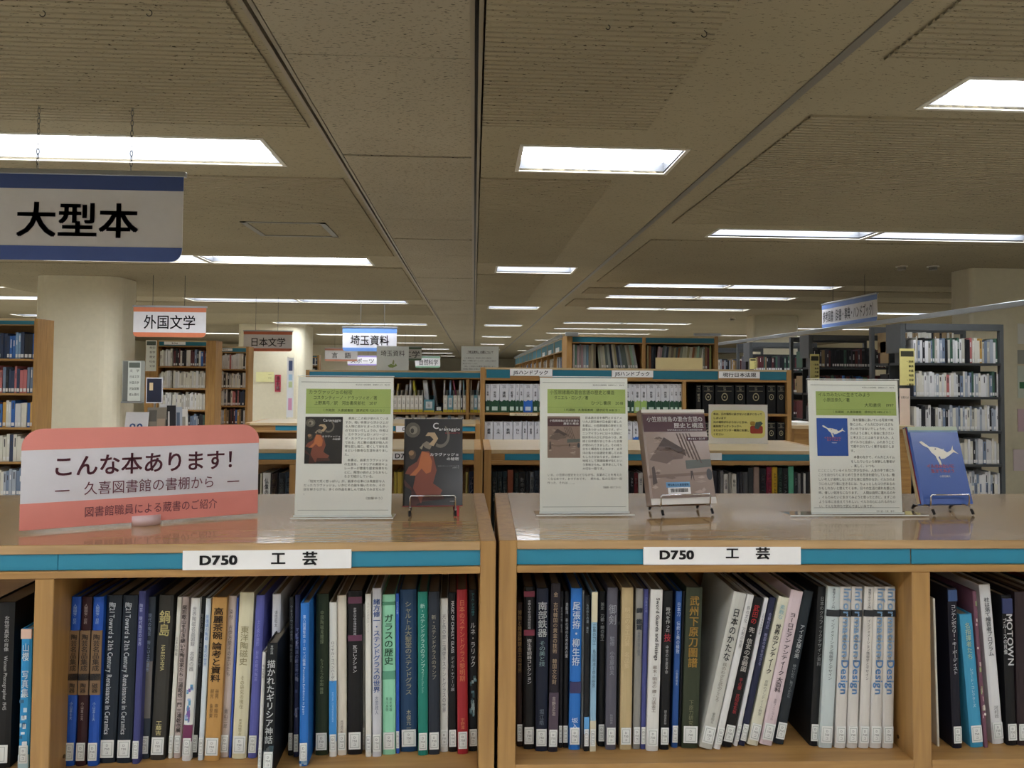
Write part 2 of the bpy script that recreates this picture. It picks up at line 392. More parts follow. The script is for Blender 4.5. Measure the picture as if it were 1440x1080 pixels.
# ================================================================== HANGING SIGNS
def hanging_sign(F, loc, rz, W, H, band, body, ink, label, split=(.16, .15), tx=(.1, .9), chains=(.25, .75), back='#d9d9dc', chain_r=.0022, band2=None, tsz=(.28, .8), group='hanging section signs', fit='wide', bold=.55):
    o = empty('hanging_sign', F, loc, rz)                       # origin: top centre
    r = H*.14
    MB().prism_y(rrect(-W/2, W/2, -H, 0, r, 5, 'ab'), 0, .006).build('panel', mat(back, .5), o)
    MB().box(-W/2-.002, W/2+.002, -.0015, 0, -H*split[0], -.001).build('top_band', mat(band, .5), o)
    pts = [(-W/2, -H+r)]+rrect(-W/2, W/2, -H, 0, r, 5, 'ab')[1:-2]
    zz = -H+H*split[1]; pts = [(x, z) for x, z in rrect(-W/2-.0005, W/2+.0005, -H-.0005, zz, min(r, H*split[1]*.95), 5, 'ab')]
    MB().prism_y(pts, -.0015, 0).build('bottom_band', mat(band2 or band, .5), o)
    MB().bbox(-W/2-.012, W/2+.012, -.008, .014, -.004, H*.05, b=.002).build('metal_rail', ALU, o)
    text(o, body, -W/2+W*tx[0], -W/2+W*tx[1], -H*tsz[1], -H*tsz[0], mat(ink, .6), y=-.003, fit=fit, bold=bold)
    for c in chains:
        x = -W/2+W*c; ztop = CH-loc[2]
        q = MB()
        if chain_r > .002:
            n = max(6, int((ztop-H*.05)/.022)); st = (ztop-H*.05)/n
            for i in range(n):
                z = H*.05+i*st
                e = [(math.cos(t)*.006, math.sin(t)*st*.62) for t in [math.pi*2*j/8 for j in range(9)]]
                q.tube([(x+(a if i % 2 else 0), .003+(0 if i % 2 else a), z+st/2+b) for a, b in e], .0014, 4)
        else: q.tube([(x, .003, H*.05), (x, .003, ztop)], .003, 5)
        q.build('chain' if chain_r > .002 else 'hanging_wire', STEELD, o)
    return tag(o, label, 'sign', group)
def sign_at(x0, x1, yt, yb, Y, *a, **k):
    p, q = W0.y_(x0, yt, Y), W0.y_(x1, yt, Y); b = W0.y_((x0+x1)/2, yb, Y); z = (p.z+q.z)/2
    return hanging_sign(W0, ((p.x+q.x)/2, Y, z), 0, q.x-p.x, z-b.z, *a, **k)
p = W0.y_(258, 246, 3.35)
hanging_sign(W0, (p.x-.47, 3.35, W0.y_(113, 245, 3.35).z), 0, .94, .385, '#3b4f86', '大型本', '#1d1c33', 'large hanging sign with navy bands and bold black characters, hung by chains at upper left', split=(.175, .165), tx=(.235, .80), chains=(.325, .755), back='#d3d2d4', chain_r=.0024, tsz=(.32, .745), band2='#4a62a6', bold=1.3)
sign_at(188, 290, 432, 474, 9.05, '#d27a55', '外国文学', '#24242a', 'white hanging sign with orange bands, left one beside the cream column', chain_r=.001, tx=(.14, .86), chains=(.26, .7), tsz=(.25, .75))
sign_at(343, 411, 466, 494, 11.4, '#c96f50', '日本文学', '#24242a', 'white hanging sign with orange bands in front of the column with the red hydrant sign', chain_r=.001, tx=(.13, .87), chains=(.24, .7), tsz=(.3, .78))
sign_at(482, 558, 461, 494, 12.2, '#6f9be0', '埼玉資料', '#24242a', 'white hanging sign with bright blue bands left of the ceiling strip', chain_r=.001, tx=(.14, .86), chains=(.33, .77), back='#e8eaf2', split=(.22, .15), tsz=(.3, .76))
sign_at(457, 503, 490, 508, 19, '#c98a74', '言　語', '#33333a', 'small white hanging sign with orange bands below the blue one', chain_r=.001, tx=(.2, .8), chains=(.3, .7), tsz=(.3, .78))
sign_at(489, 530, 500, 514, 22, '#9a8cc8', 'スポーツ', '#33333a', 'small white hanging sign with purple bands beside the orange one', chain_r=.001, tx=(.08, .92), chains=(.3, .7), tsz=(.28, .8))
sign_at(560, 593, 488, 507, 20, '#48604a', '工学', '#26262c', 'small grey hanging sign with dark green bands', chain_r=.001, tx=(.2, .95), chains=(.3, .7), back='#a9a9a6', tsz=(.28, .8))
sign_at(584, 619, 501, 517, 23, '#7fa78f', '自然科学', '#33333a', 'small white hanging sign with pale green bands, rightmost of the far ones', chain_r=.001, tx=(.14, .92), chains=(.3, .7), tsz=(.25, .8))
# the angled blue sign over the grey racks
a, b = W0.y_(1156, 430, 9.15), W0.y_(1233, 412, 7.85)
ang = math.degrees(math.atan2(b.y-a.y, b.x-a.x)); L_ = math.hypot(b.x-a.x, b.y-a.y); zt = (a.z+b.z)/2
hanging_sign(W0, ((a.x+b.x)/2, (a.y+b.y)/2, zt), ang, L_, .305, '#6f8fd0', '参考図書（辞書・事典・ハンドブック）', '#33343c', 'long white hanging sign with blue bands turned at an angle above the grey racks', split=(.2, .18), tx=(.02, .98), chains=(.22, .8), chain_r=.001, tsz=(.27, .77), fit='stretch')

# ================================================================== BOOKCASES
def bookcase(F, label, ups, depth, H, rail, shelves, strips, top=WTOP, w1=WOOD, wv=WOODV, top_t=.016, double=False, teal=None, hollow=None, labels=(), cat='bookshelf', base=.08, full_div=False, loc=(0, 0, 0), rz=0., group=None, shelf_t=.018, notop=False, back_at=None):
    """ups: local x ranges of the uprights, left to right; rail: (z0, z1) of the board over the books; strips: (x0, x1) of the coloured paper in it."""
    teal = teal or TEAL
    o = empty('bookcase', F, loc, rz)
    X0, X1 = ups[0][0], ups[-1][1]; n = len(ups)
    for i, (a, b) in enumerate(ups):
        end = i in (0, n-1)
        z1 = H if end or full_div else rail[0]
        box('side_panel' if end else 'divider', wv, o, a, b, 0 if end else .001, depth, 0, z1-(0 if end or full_div else .0005), b=.0012)
    box('top_board', top, o, ups[0][1], ups[-1][0], 0, depth, H-top_t, H, b=.0012)
    bk = back_at if back_at else (depth/2 if double else depth)
    box('back_panel', WDARK, o, ups[0][1], ups[-1][0], bk-.01, bk, base, H-top_t-.001)
    zt = H-top_t
    segs = list(zip(ups, ups[1:])) if full_div else [(ups[0], ups[-1])]
    for u, v in segs:
        box('header_rail', w1, o, u[1], v[0], .008, .022, rail[0], zt-.0005)
        box('header_ledge', w1, o, u[1], v[0], .0, .0085, rail[0], rail[0]+(rail[1]-rail[0]), b=.0008)
        if double: box('header_rail', w1, o, u[1], v[0], depth-.022, depth-.008, rail[0], zt-.0005)
    for a, b in strips: box('coloured_strip', teal, o, a, b, .005, .0078, rail[1]+.001, zt-.001)
    for u, v in zip(ups, ups[1:]):
        for z in shelves:
            box('shelf_board', w1, o, u[1], v[0], .0, bk-.011, z-shelf_t, z, b=.001)
            if double: box('shelf_board', w1, o, u[1], v[0], bk+.001, depth, z-shelf_t, z, b=.001)
        if base: box('plinth', w1, o, u[1], v[0], .02, .04, 0, base)
    for (a, b, z0, z1, s, t0, t1, tz0, tz1, bold) in labels:
        q = box('section_label', WHITE, o, a, b, -.0005, .0045, z0, z1)
        if s: text(q, s, t0, t1, tz0, tz1, INK, y=-.0012, bold=bold, fit='wide')
    return tag(o, label, cat, group)

# ---- front row, left unit and right unit
TOP = 1.205
p = W0.z_(697.5, 761, TOP); LF = Frame(p.x, p.y, 1.4)
p = W0.z_(702, 760, TOP); RF = Frame(p.x, p.y, -.8)
def X(F, px, py, y=0.): return F.y_(px, py, y).x
def Z(F, px, py, y=0.): return F.y_(px, py, y).z
SHR = Z(RF, 1200, 1070); SHL = Z(LF, 400, 1092)
DEP = .55
R_up = [(0, X(RF, 726, 900)), (X(RF, 1283, 850), X(RF, 1309, 850)), (X(RF, 1283, 850)+.74, X(RF, 1309, 850)+.74)]
rz0, rz1 = Z(RF, 1000, 805), Z(RF, 1000, 795)
t0, t1 = X(RF, 905, 780), X(RF, 1126, 780)
FR = bookcase(RF, 'long low oak bookcase with teal label strip in front, right of the gap', R_up, DEP, TOP, (rz0, rz1), [SHR, .45, .1], [(R_up[0][1], t0+.02), (t1-.02, X(RF, 1282, 780)), (X(RF, 1284, 780), R_up[2][0])], double=True,
    labels=[(t0, t1, Z(RF, 1010, 794), Z(RF, 1010, 769), 'D750', X(RF, 925, 780), X(RF, 978, 780), Z(RF, 950, 788), Z(RF, 950, 771), 2.6)])
L_up = [(X(LF, 46, 900)-.77, X(LF, 73, 900)-.77), (X(LF, 46, 900), X(LF, 73, 900)), (-.028, 0)]
lz0, lz1 = Z(LF, 400, 810), Z(LF, 400, 800)
s0, s1 = X(LF, 257, 785), X(LF, 494, 785)
FL = bookcase(LF, 'long low oak bookcase with teal label strip in front, left of the gap', L_up, DEP, TOP, (lz0, lz1), [SHL, .45, .1], [(L_up[0][1], X(LF, 79, 790)), (X(LF, 80, 790), s0+.02), (s1-.02, L_up[2][0])], double=True,
    labels=[(s0, s1, Z(LF, 370, 800.5), Z(LF, 370, 773.5), 'D750', X(LF, 278, 785), X(LF, 337, 785), Z(LF, 300, 796), Z(LF, 300, 778), 2.6)])
for F, o, xs, zz in ((RF, FR, ((1020, 1039), (1062, 1083)), (786.5, 769)), (LF, FL, ((381, 402), (425, 447)), (795, 775))):
    q = [c for c in o.children if c.name.startswith('section_label')][0]
    for c, (xa, xb) in zip('工芸', xs): text(q, c, X(F, xa, 785), X(F, xb, 785), Z(F, xa, zz[0]), Z(F, xa, zz[1]), INK, y=-.0012, bold=2, fit='wide')
for F, o, spots in ((RF, FR, ((1287, 1032), (1287, 1056))), (LF, FL, ((80, 1060),))):       # shelf-pin holes on the inner face of the partition
    side = (R_up if F is RF else L_up)[1]
    for px, py in spots:
        z = F.y_(px, py, .06).z; x = side[0] if F is RF else side[1]
        MB().tube([(x-.0012, .05, z), (x+.0012, .05, z)], .0035, 10).build('pin_hole', mat('#4a3218', .7), o)

# ---- second row (behind the aisle)
p = W0.z_(681, 632.5, TOP); BF = Frame(p.x, p.y, 0)
bz0, bz1 = Z(BF, 900, 654), Z(BF, 900, 648)
B_up = [(0, .029), (.742, .767), (X(BF, 1176, 660)-.029, X(BF, 1176, 660))]
SHB = .83
BR = bookcase(BF, 'low oak bookcase of the second row with yellow notice standing on it', B_up, .5, TOP, (bz0, bz1), [SHB, .47, .1], [(X(BF, 710, 640), X(BF, 990, 640)), (X(BF, 1014, 640), B_up[2][0])], top=WLIGHT, double=True,
    labels=[(X(BF, 992, 640), X(BF, 1015, 640), Z(BF, 1000, 647), Z(BF, 1000, 637), '', 0, 0, 0, 0, False)])
BFL = Frame(BF.x-.012, BF.y+.005, 0)
BL_up = [(-1.5, -1.471), (-.767, -.742), (-.029, 0)]
BL = bookcase(BFL, 'low oak bookcase of the second row behind the black book', BL_up, .5, TOP, (bz0, bz1), [SHB, .47, .1], [(BL_up[0][1], X(BFL, 550, 640)), (X(BFL, 640, 640), -.03)], top=WLIGHT, double=True,
    labels=[(X(BFL, 552, 640), X(BFL, 642, 640), Z(BFL, 600, 646.5), Z(BFL, 600, 635), 'D720', X(BFL, 555, 640), X(BFL, 581, 640), Z(BFL, 560, 645.5), Z(BFL, 560, 636), True)])
# ---- third row, left only
p = W0.z_(675, 596, TOP); CF = Frame(p.x, p.y, 0)
cz0, cz1 = Z(CF, 600, 609), Z(CF, 600, 606.5)
C_up = [(X(CF, 345, 600), X(CF, 351, 600)), (-.77, -.745), (-.028, 0)]
CFb = bookcase(CF, 'low oak bookcase of the third row with pale top and mostly empty shelf', C_up, .46, TOP, (cz0, cz1), [.84, .47, .1], [(X(CF, 387, 603), X(CF, 556, 603)), (X(CF, 590, 603), -.03)], top=WLIGHT, double=True,
    labels=[(X(CF, 557, 603), X(CF, 592, 603), Z(CF, 570, 607.5), Z(CF, 570, 599), 'D702', X(CF, 563, 603), X(CF, 588, 603), Z(CF, 570, 606.5), Z(CF, 570, 600), True)])

# ---- tall wooden case with the handbooks
p = W0.y_(676, 516.5, 5.42); JF = Frame(p.x, 5.42, 0); JH = p.z
jx = lambda px: X(JF, px, 550)
jz = lambda py, px=800: Z(JF, px, py)
JS1, JS2 = jz(580.5), jz(630)
J_up = [(0, jx(682)), (jx(960), jx(965)), (jx(1107), jx(1113))]
JB = bookcase(JF, 'oak bookcase of white handbooks and thick black volumes behind the second row', J_up, .34, JH, (jz(535.5), jz(532.5)), [JS1, JS2, .72, .4, .1], [(jx(684), jx(717)), (jx(777), jx(860)), (jx(918), jx(1010)), (jx(1069), jx(1106))], top=WLIGHT, teal=TEALD, top_t=.014,
    labels=[(jx(717), jx(776.5), jz(528.5, 740), jz(518.7, 740), 'JISハンドブック', jx(722), jx(771), jz(527, 740), jz(520.3, 740), True),
            (jx(860.5), jx(918.5), jz(530.5, 890), jz(521, 890), 'JISハンドブック', jx(865), jx(914), jz(529, 890), jz(522.3, 890), True),
            (jx(1011), jx(1068.5), jz(532, 1040), jz(522.4, 1040), '現行日本法規', jx(1015.5), jx(1064), jz(530.4, 1040), jz(524, 1040), True)])
q = box('shelf_label', mat('#d8c9a8', .5), JB, jx(717), jx(756), -.003, 0, jz(584.5, 730), jz(581, 730))
text(q, 'JISハンドブック', jx(718), jx(755), jz(584.2, 730), jz(581.3, 730), INK, y=-.0034, fit='wide')
# ---- case of boxed local papers left of it
p = W0.y_(430, 520, 6.35); MF = Frame(p.x, 6.35, 0); MH = p.z
mx_ = lambda px: X(MF, px, 550)
mz = lambda py, px=600: Z(MF, px, py)
M_up = [(0, .03), (mx_(545)-.012, mx_(545)+.012), (mx_(655.5), mx_(660)), (mx_(655.5)+.75, mx_(660)+.75)]
MS1, MS2 = mz(580), mz(622)
MBc = bookcase(MF, 'oak bookcase of white file boxes behind the third row', M_up, .34, MH, (mz(532.5), mz(531)), [MS1, MS2, .7, .4, .1], [(.032, M_up[3][0]-.002)], top=WLIGHT, top_t=.014)
# ---- tall case of thin scores and magazines
p = W0.y_(797, 471, 8.5); SF = Frame(p.x, 8.5, 0); SHH = p.z
sx = lambda px: X(SF, px, 500)
sz = lambda py, px=900: Z(SF, px, py)
S_up = [(0, sx(804.5)), (sx(903.5), sx(908)), (sx(1005), sx(1010))]
SS = [sz(518.5), sz(518.5)-.36, sz(518.5)-.72, .3, .08]
SB = bookcase(SF, 'tall oak bookcase packed with thin scores behind the handbook case', S_up, .4, SHH, (sz(483.5), sz(482)), SS, [(S_up[0][1]+.005, S_up[1][0]-.002), (S_up[1][1]+.002, S_up[2][0]-.005)], top=WLIGHT, teal=TEALD, top_t=.02, full_div=True)
box('top_rail', ALU, SB, -.02, .13, -.04, -.0, SHH-.015, SHH+.03, b=.003)
box('top_rail', ALU, SB, S_up[2][0]-.25, S_up[2][1]+.02, -.04, 0, SHH+.005, SHH+.035, b=.003)
# ---- tall cases running away from us, faces turned left
VF = Frame(SF.x-.0, 8.93, -90)
V_up = []; xx = 0.
for i in range(12): V_up.append((xx-.045, xx)); xx -= .93
V_up = V_up[::-1]
V_lab = [(a+.25, a+.62, SHH-.17, SHH-.11, '', 0, 0, 0, 0, False) for a, b in V_up[-4:-1]]
VB = bookcase(VF, 'long line of tall oak bookcases facing left and running into the distance', V_up, .3, SHH-.01, (SHH-.18, SHH-.165), [SHH-.46, SHH-.76, SHH-1.06, .5, .08], [(a[1]+.003, b[0]-.003) for a, b in zip(V_up, V_up[1:])], top=WLIGHT, teal=TEALD, full_div=True, labels=V_lab)
box('top_rail', ALU, VB, V_up[0][0], .02, -.03, .0, SHH-.01, SHH+.03, b=.003)

# ---- tall wooden cases at the left
def tall(px0, px1, ytop, Y, us, rows, strips, label, poster=None, labels=(), group='tall oak bookcases at left', teal=TEALD, dep=.25, hpx=None):
    p = W0.y_(px0, ytop, Y); F = Frame(p.x, Y, 0)
    f = lambda q: F.y_(q, ytop+40, 0).x
    g = lambda y: F.y_((px0+px1)/2, y, 0).z
    ups = [(f(a), f(b)) for a, b in us]
    o = bookcase(F, label, ups, dep, p.z, (g(hpx[1]), g(hpx[1]-1.2)), [g(r) for r in rows]+[.08], [(f(a), f(b)) for a, b in strips], top=WLIGHT, teal=teal, top_t=.02, full_div=True, group=group,
        labels=[(f(a), f(b), g(c), g(d), s, f(a)+.01, f(b)-.01, g(c)+.005, g(d)-.005, True) for a, b, c, d, s in labels])
    return o, F, f, g
LA, LAF, laf, lag = tall(-100, 48, 446, 6.5, ((-100, -96), (47.5, 52)), (504, 552.5, 601, 649.5, 698), ((-95, 46.5),), 'tall oak bookcase at the left edge, left of the cream column', hpx=(447, 457))
GA, GAF, gaf, gag = tall(204, 303, 478, 10.0, ((204, 222), (289.5, 303)), (515, 546, 576.5, 607), ((223, 289),), 'tall oak bookcase with blue bound set right of the cream column', hpx=(480, 487.5), labels=((230, 260, 484.8, 480.6, '913.6'),))
GB, GBF, gbf, gbg = tall(303.5, 349, 487, 10.9, ((303.7, 305.5), (345.5, 349)), (519, 545.5, 570.5, 596.5), ((306, 345),), 'tall oak bookcase left of the column with the hydrant sign', hpx=(489, 496), labels=((306, 326, 493.5, 490, '913.6'),))
HA, HAF, haf, hag = tall(410, 448, 499, 19.0, ((410, 412), (426, 428), (446, 448)), (514, 530, 546), ((413, 425), (429, 445)), 'small far bookcase below the orange sign at left', hpx=(500, 503))

# ---- guide sheets on the case ends
def sheet(F, px0, px1, py0, py1, lbl, body=(), back='#dfe3da', dark=None, y=-.004, name='guide_sheet', cat='notice', grp=None, rz=0.):
    p, q = F.y_(px0, py0, y), F.y_(px1, py1, y)
    o = empty(name, F, ((p.x+q.x)/2, y, q.z), rz); W, H = q.x-p.x, p.z-q.z
    box('sheet', mat(back, .5), o, -W/2, W/2, 0, .003, 0, H)
    if dark: box('heading_block', mat(dark, .5), o, -W/2+.01, W/2-.01, -.001, 0, H*.84, H*.97)
    for i, s in enumerate(body):
        zt = H*.8-i*H*.75/max(1, len(body)); text(o, s, -W/2+W*.12, W/2-W*.1, zt-H*.075, zt, INK, y=-.0012, fit='wide', align='r')
    return tag(o, lbl, cat, grp)
sheet(GAF, 205.5, 219.5, 478.5, 522, 'pale guide sheet on the end of the bookcase beside the blue bound set', ('総記', '哲学', '歴史', '社会', '文学'), dark='#4b564c')
sheet(GBF, 294, 302.5, 489, 525, 'narrow guide sheet on the oak end between the two left bookcases', ('芸術', '言語', '文学', '地理'), dark='#4b564c')
sheet(GBF, 293, 302.5, 529, 569, 'narrow white and green notice below the guide sheet on the oak end', (), dark=None)
o = tag(box('green_poster', mat('#a9c48d', .6), None, 0, .06, 0, .003, 0, .35), 'green leaf printed inset of the narrow notice on the oak end', 'poster'); 
p = GBF.y_(295, 563, -.0085); o.matrix_world = GBF.M @ Matrix.Translation(p)
# plaque pocket on the column
CLF = Frame(0, 9.2)
o = sheet(CLF, 180.5, 197, 508, 564, 'grey framed list of sections mounted on the cream column', ('文　学', '日本文学', '外国文学', '児童図書', '郷土資料'), back='#c9cfc6', dark='#5a625b', y=-.03)
p, q = CLF.y_(172, 507, -.025), CLF.y_(202, 567, -.025)
o2 = empty('wall_pocket', CLF, (p.x, -.004, q.z)); W_, H_ = q.x-p.x, p.z-q.z
box('back_plate', mat('#9a9c94', .4), o2, 0, W_, -.012, 0, 0, H_); box('dark_sheet', mat('#6c6f6a', .5), o2, .01, W_*.3, -.014, -.012, .02, H_-.01); box('bottom_ledge', ALU, o2, 0, W_, -.035, -.012, 0, .02)
tag(o2, 'grey wall pocket behind the list of sections on the cream column', 'wall pocket')
# hydrant column notices
HF = Frame(0, 17.6)
sheet(HF, 360, 385, 523, 537, 'small pale yellow notice on the column left of the red hydrant sign', ('おねがい', '図書館内'), back='#e6e3a8', y=-.02)
p, q = HF.y_(387, 527, -.02), HF.y_(394.5, 551, -.02)
o = tag(box('hydrant_sign', mat('#a8324a', .5), None, p.x, q.x, 17.575, 17.595, q.z, p.z), 'narrow red vertical hydrant sign with white characters on the column', 'sign')
q_ = text(o, '消火栓', p.x+.02, q.x-.02, q.z+.02, p.z-.02, WHITE, y=17.573, vert=True, bold=True, fit='box')
p, q = W0.y_(404, 503, 14), W0.y_(412, 587, 14)
o = empty('vertical_banner', W0, (p.x, 14, 0)); W_ = q.x-p.x
box('cloth', mat('#d5d8dc', .6), o, 0, W_, 0, .01, q.z, p.z)
for k, (h, a, b) in enumerate((('#3c4a72', .78, .95), ('#b9c89a', .5, .6), ('#c88fb0', .12, .32), ('#9fc0d8', .62, .72))): box('printed_patch', mat(h, .6), o, W_*.25, W_*.8, -.002, 0, q.z+(p.z-q.z)*a, q.z+(p.z-q.z)*b)
box('pole', ALU, o, W_*.02, W_*.1, .01, .03, 0, p.z+.02); box('foot', STEELD, o, -.1, .3, -.1, .2, 0, .02)
tag(o, 'narrow vertical banner with coloured patches right of the column with the hydrant sign', 'banner')

# ---- display table of brochures by the column (mostly behind the pink sign)
DF = Frame(0, 7.2)
dz = DF.y_(210, 612, 0).z
o = empty('display_stand', DF, (DF.y_(222, 612, 0).x, 0, 0))
box('table_top', WLIGHT, o, -.42, .42, -.2, .35, dz-.03, dz, b=.002)
for x in (-.38, .38):
    for y in (-.16, .3): box('leg', STEELD, o, x-.015, x+.015, y-.015, y+.015, 0, dz-.03)
tag(o, 'small display table behind the pink sign, holding brochures', 'table')
def leaflet(px0, px1, py0, py1, lean, yaw, back, label, parts=(), words=(), Y=0., thick=.004):
    p, q = DF.y_(px0, py0, Y), DF.y_(px1, py1, Y); W, H = q.x-p.x, p.z-dz
    o = empty('brochure', DF, ((p.x+q.x)/2, Y, dz)); o.matrix_world = o.matrix_world @ Matrix.Rotation(math.radians(yaw), 4, 'Z') @ Matrix.Rotation(math.radians(-lean), 4, 'X')
    box('cover', mat(back, .35), o, -W/2, W/2, 0, thick, 0, H)
    for (a, b, c, d, h) in parts: box('printed_area', mat(h, .4), o, -W/2+a*W, -W/2+b*W, -.001, 0, c*H, d*H)
    for (s, a, b, c, d, h) in words: text(o, s, -W/2+a*W, -W/2+b*W, c*H, d*H, mat(h), y=-.002, bold=True)
    return tag(o, label, 'brochure', 'brochures beside the cream column')
leaflet(175, 206, 579, 612, 12, 4, '#dfe2ea', 'white brochure with red and blue round figures beside the column', (), (('90', .08, .94, .1, .62, '#4a6fb0'),), Y=-.12)
leaflet(206, 231, 572, 612, 14, 10, '#7a705c', 'brown photo brochure next to the white brochure with round figures', ((.1, .5, .5, .9, '#4e4a3c'), (.55, .95, .2, .6, '#a08c74')), (), Y=-.06)
leaflet(226, 237, 568, 612, 10, 25, '#dfe0e2', 'thin white brochure with dark print in the middle of the row', ((.2, .9, .1, .5, '#403a3a'),), (), Y=0)
leaflet(236, 247, 570, 612, 8, 30, '#1c1c22', 'black brochure with white strip in the leaning row', ((.1, .3, .1, .8, '#c9c9cc'),), (), Y=.03)
leaflet(246, 256, 572, 612, 8, 30, '#aeb9c9', 'pale blue brochure right of the black one', ((.3, .7, .1, .8, '#5a6b85'),), (), Y=.06)
leaflet(254, 264, 575, 612, 8, 32, '#e0e0dc', 'white brochure rightmost of the leaning row', ((.3, .7, .2, .7, '#9a9a92'),), (), Y=.09)
p, q = W0.y_(206, 531, 8.4), W0.y_(228, 567, 8.4)
o = empty('framed_poster', W0, ((p.x+q.x)/2, 8.4, q.z)); W_, H_ = q.x-p.x, p.z-q.z
box('frame', mat('#c9ccd2', .4), o, -W_/2, W_/2, 0, .012, 0, H_); box('print', mat('#1f2638', .4), o, -W_/2+.008, W_/2-.008, -.001, 0, .012, H_-.01); box('moon_patch', mat('#c9b48c', .5), o, -W_*.3, -W_*.08, -.002, -.001, H_*.5, H_*.8)
box('stand_pole', ALU, o, -.01, .01, .012, .03, -q.z, .02); box('stand_foot', STEELD, o, -.15, .15, -.1, .14, -q.z, -q.z+.02)
tag(o, 'small dark framed poster with a pale patch on a stand right of the cream column', 'poster')

# ---- wooden counter seen beside the handbook case
p = W0.y_(1112, 598, 6.3); o = empty('counter', W0, (p.x, 6.3, 0)); cz = p.z
box('counter_top', WLIGHT, o, 0, 1.1, -.02, .55, cz-.03, cz, b=.002); box('counter_front', WOOD, o, .03, 1.07, 0, .02, 0, cz-.03); box('side_panel', WOODV, o, .03, .05, .02, .53, 0, cz-.03); box('side_panel', WOODV, o, 1.05, 1.07, .02, .53, 0, cz-.03)
tag(o, 'oak counter right of the handbook case, behind the whale notice', 'counter')
for k, (x, a, l) in enumerate(((.06, 8, 'left'), (.3, -12, 'right'))):
    q = empty('paper_stack', W0, (p.x+x+.1, 6.5, cz), a); box('sheets', PAPER, q, -.1, .1, -.14, .14, .0005, .02+.01*k); tag(q, f'white sheets on the oak counter, {l} pile', 'paper', 'papers on the oak counter')

# ================================================================== GREY METAL RACKS
RX = 3.9
def rack(Y, n, label, zs, bays=1, open_back=False, ztop=2.02, dp=.26):
    o = empty('metal_rack', W0, (RX, Y, 0))
    wd = .93*bays
    for i in range(bays+1):
        x = i*.93
        for y in (0, dp*2): box('upright', STEEL, o, x, x+.035, y, y+.04, 0, ztop, b=.001)
    for z in zs:
        for i in range(bays):
            box('shelf_plate', STEELD, o, i*.93+.036, i*.93+.929, -.01, dp, z-.022, z); box('shelf_plate', STEELD, o, i*.93+.036, i*.93+.929, dp+.03, dp*2+.04, z-.022, z)
            box('bookend_plate', STEEL, o, i*.93+.037, i*.93+.042, .0, .18, z+.001, z+.16)
    box('back_panel', STEELD, o, .036, wd-.001, dp+.008, dp+.014, .1, zs[0]+.24)
    box('top_bar', STEEL, o, .036, wd-.001, -.005, .03, ztop-.06, ztop, b=.001); box('top_bar', STEEL, o, .036, wd-.001, dp*2, dp*2+.03, ztop-.06, ztop, b=.001)
    box('end_panel', STEEL, o, -.012, -.001, .0, .24, ztop-.27, ztop, b=.001)
    return tag(o, label, 'metal rack', 'grey metal book racks')
rz_ = [W0.y_(1350, y, 6.55).z for y in (510.5, 558, 606, 653, 699)]
zs0 = rz_+[.35, .08]
rack(6.55, 1, 'nearest grey metal rack with five shelves of books in view at the right', zs0)
rack(8.4, 1, 'second grey metal rack, behind the angled blue sign', [1.645, 1.34, 1.03, .72, .4, .08], 1)
rack(10.25, 1, 'third grey metal rack, behind the left part of the whale notice', [1.62, 1.31, 1.0, .7, .4, .08], 1)
rack(12.2, 1, 'fourth and farthest grey metal rack, right of the tall score case', [1.6, 1.29, 1.0, .7, .4, .08], 1)
o = MB().bbox(RX-.02, RX+.02, 4.2, 13.2, 2.035, 2.075, b=.003).build('overhead_rail', ALU)
tag(o, 'long silver rail running over the ends of the grey racks', 'rail')
for Y in (4.3,): 
    pass
box('rail_post', STEEL, o, RX-.018, RX+.018, 4.2, 4.24, 0, 2.034)
# yellow guide cards on the rack ends
def card(Y, px0, px1, py0, py1, lb):
    F = Frame(0, Y); p, q = F.y_(px0, py0), F.y_(px1, py1); o = empty('guide_card', F, ((p.x+q.x)/2, -.006, q.z)); W, H = q.x-p.x, p.z-q.z
    box('card', mat('#d8cf86', .5), o, -W/2, W/2, 0, .003, 0, H); box('heading_block', mat('#3a3a2c', .5), o, -W/2+.01, W/2-.01, -.001, 0, H*.78, H*.93)
    for i, s in enumerate(('・辞典', '事典', '年鑑', '地図', '・目録', '・書誌')): text(o, s, -W/2+W*.15, W/2-W*.08, H*(.68-.125*i)-H*.07, H*(.68-.125*i), INK, y=-.001, bold=True, fit='box', align='r')
    return tag(o, lb, 'notice', 'yellow guide cards on the rack ends')
card(6.52, 1264.5, 1286, 490, 542, 'yellow guide card on the end of the nearest grey rack, largest of three')
card(8.37, 1139, 1152, 498, 540, 'yellow guide card on the end of the second grey rack, middle of three')
card(10.2, 1054, 1063.5, 504, 519, 'small yellow guide card on the end of the third grey rack, leftmost of three')
sheet(Frame(0, 6.4), 1265, 1280, 546, 600, 'pale pink leaflet hanging below the nearest yellow guide card', ('お知らせ',), back='#ddc9b6', y=0)
for k, (y0, y1, h, l) in enumerate(((455, 484, '#dfe0da', 'white'), (492, 512, '#9a9d98', 'grey'), (514, 560, '#cfd8cc', 'white and green'), (575, 607, '#d3b9c4', 'pale pink'), (632, 662, '#e2d5da', 'white and pink'))):
    o = sheet(Frame(0, 7.5), 1431 if k < 4 else 1425, 1462, y0, y1, f'{l} notice on the right column at the picture edge, {ordn(k+1)} from the top', (), back=h, y=-.006, grp='notices on the right column')
    if k == 2: c = box('green_bar', mat('#3f7d55', .5), o, -.1, .1, -.002, 0, .1, .17)

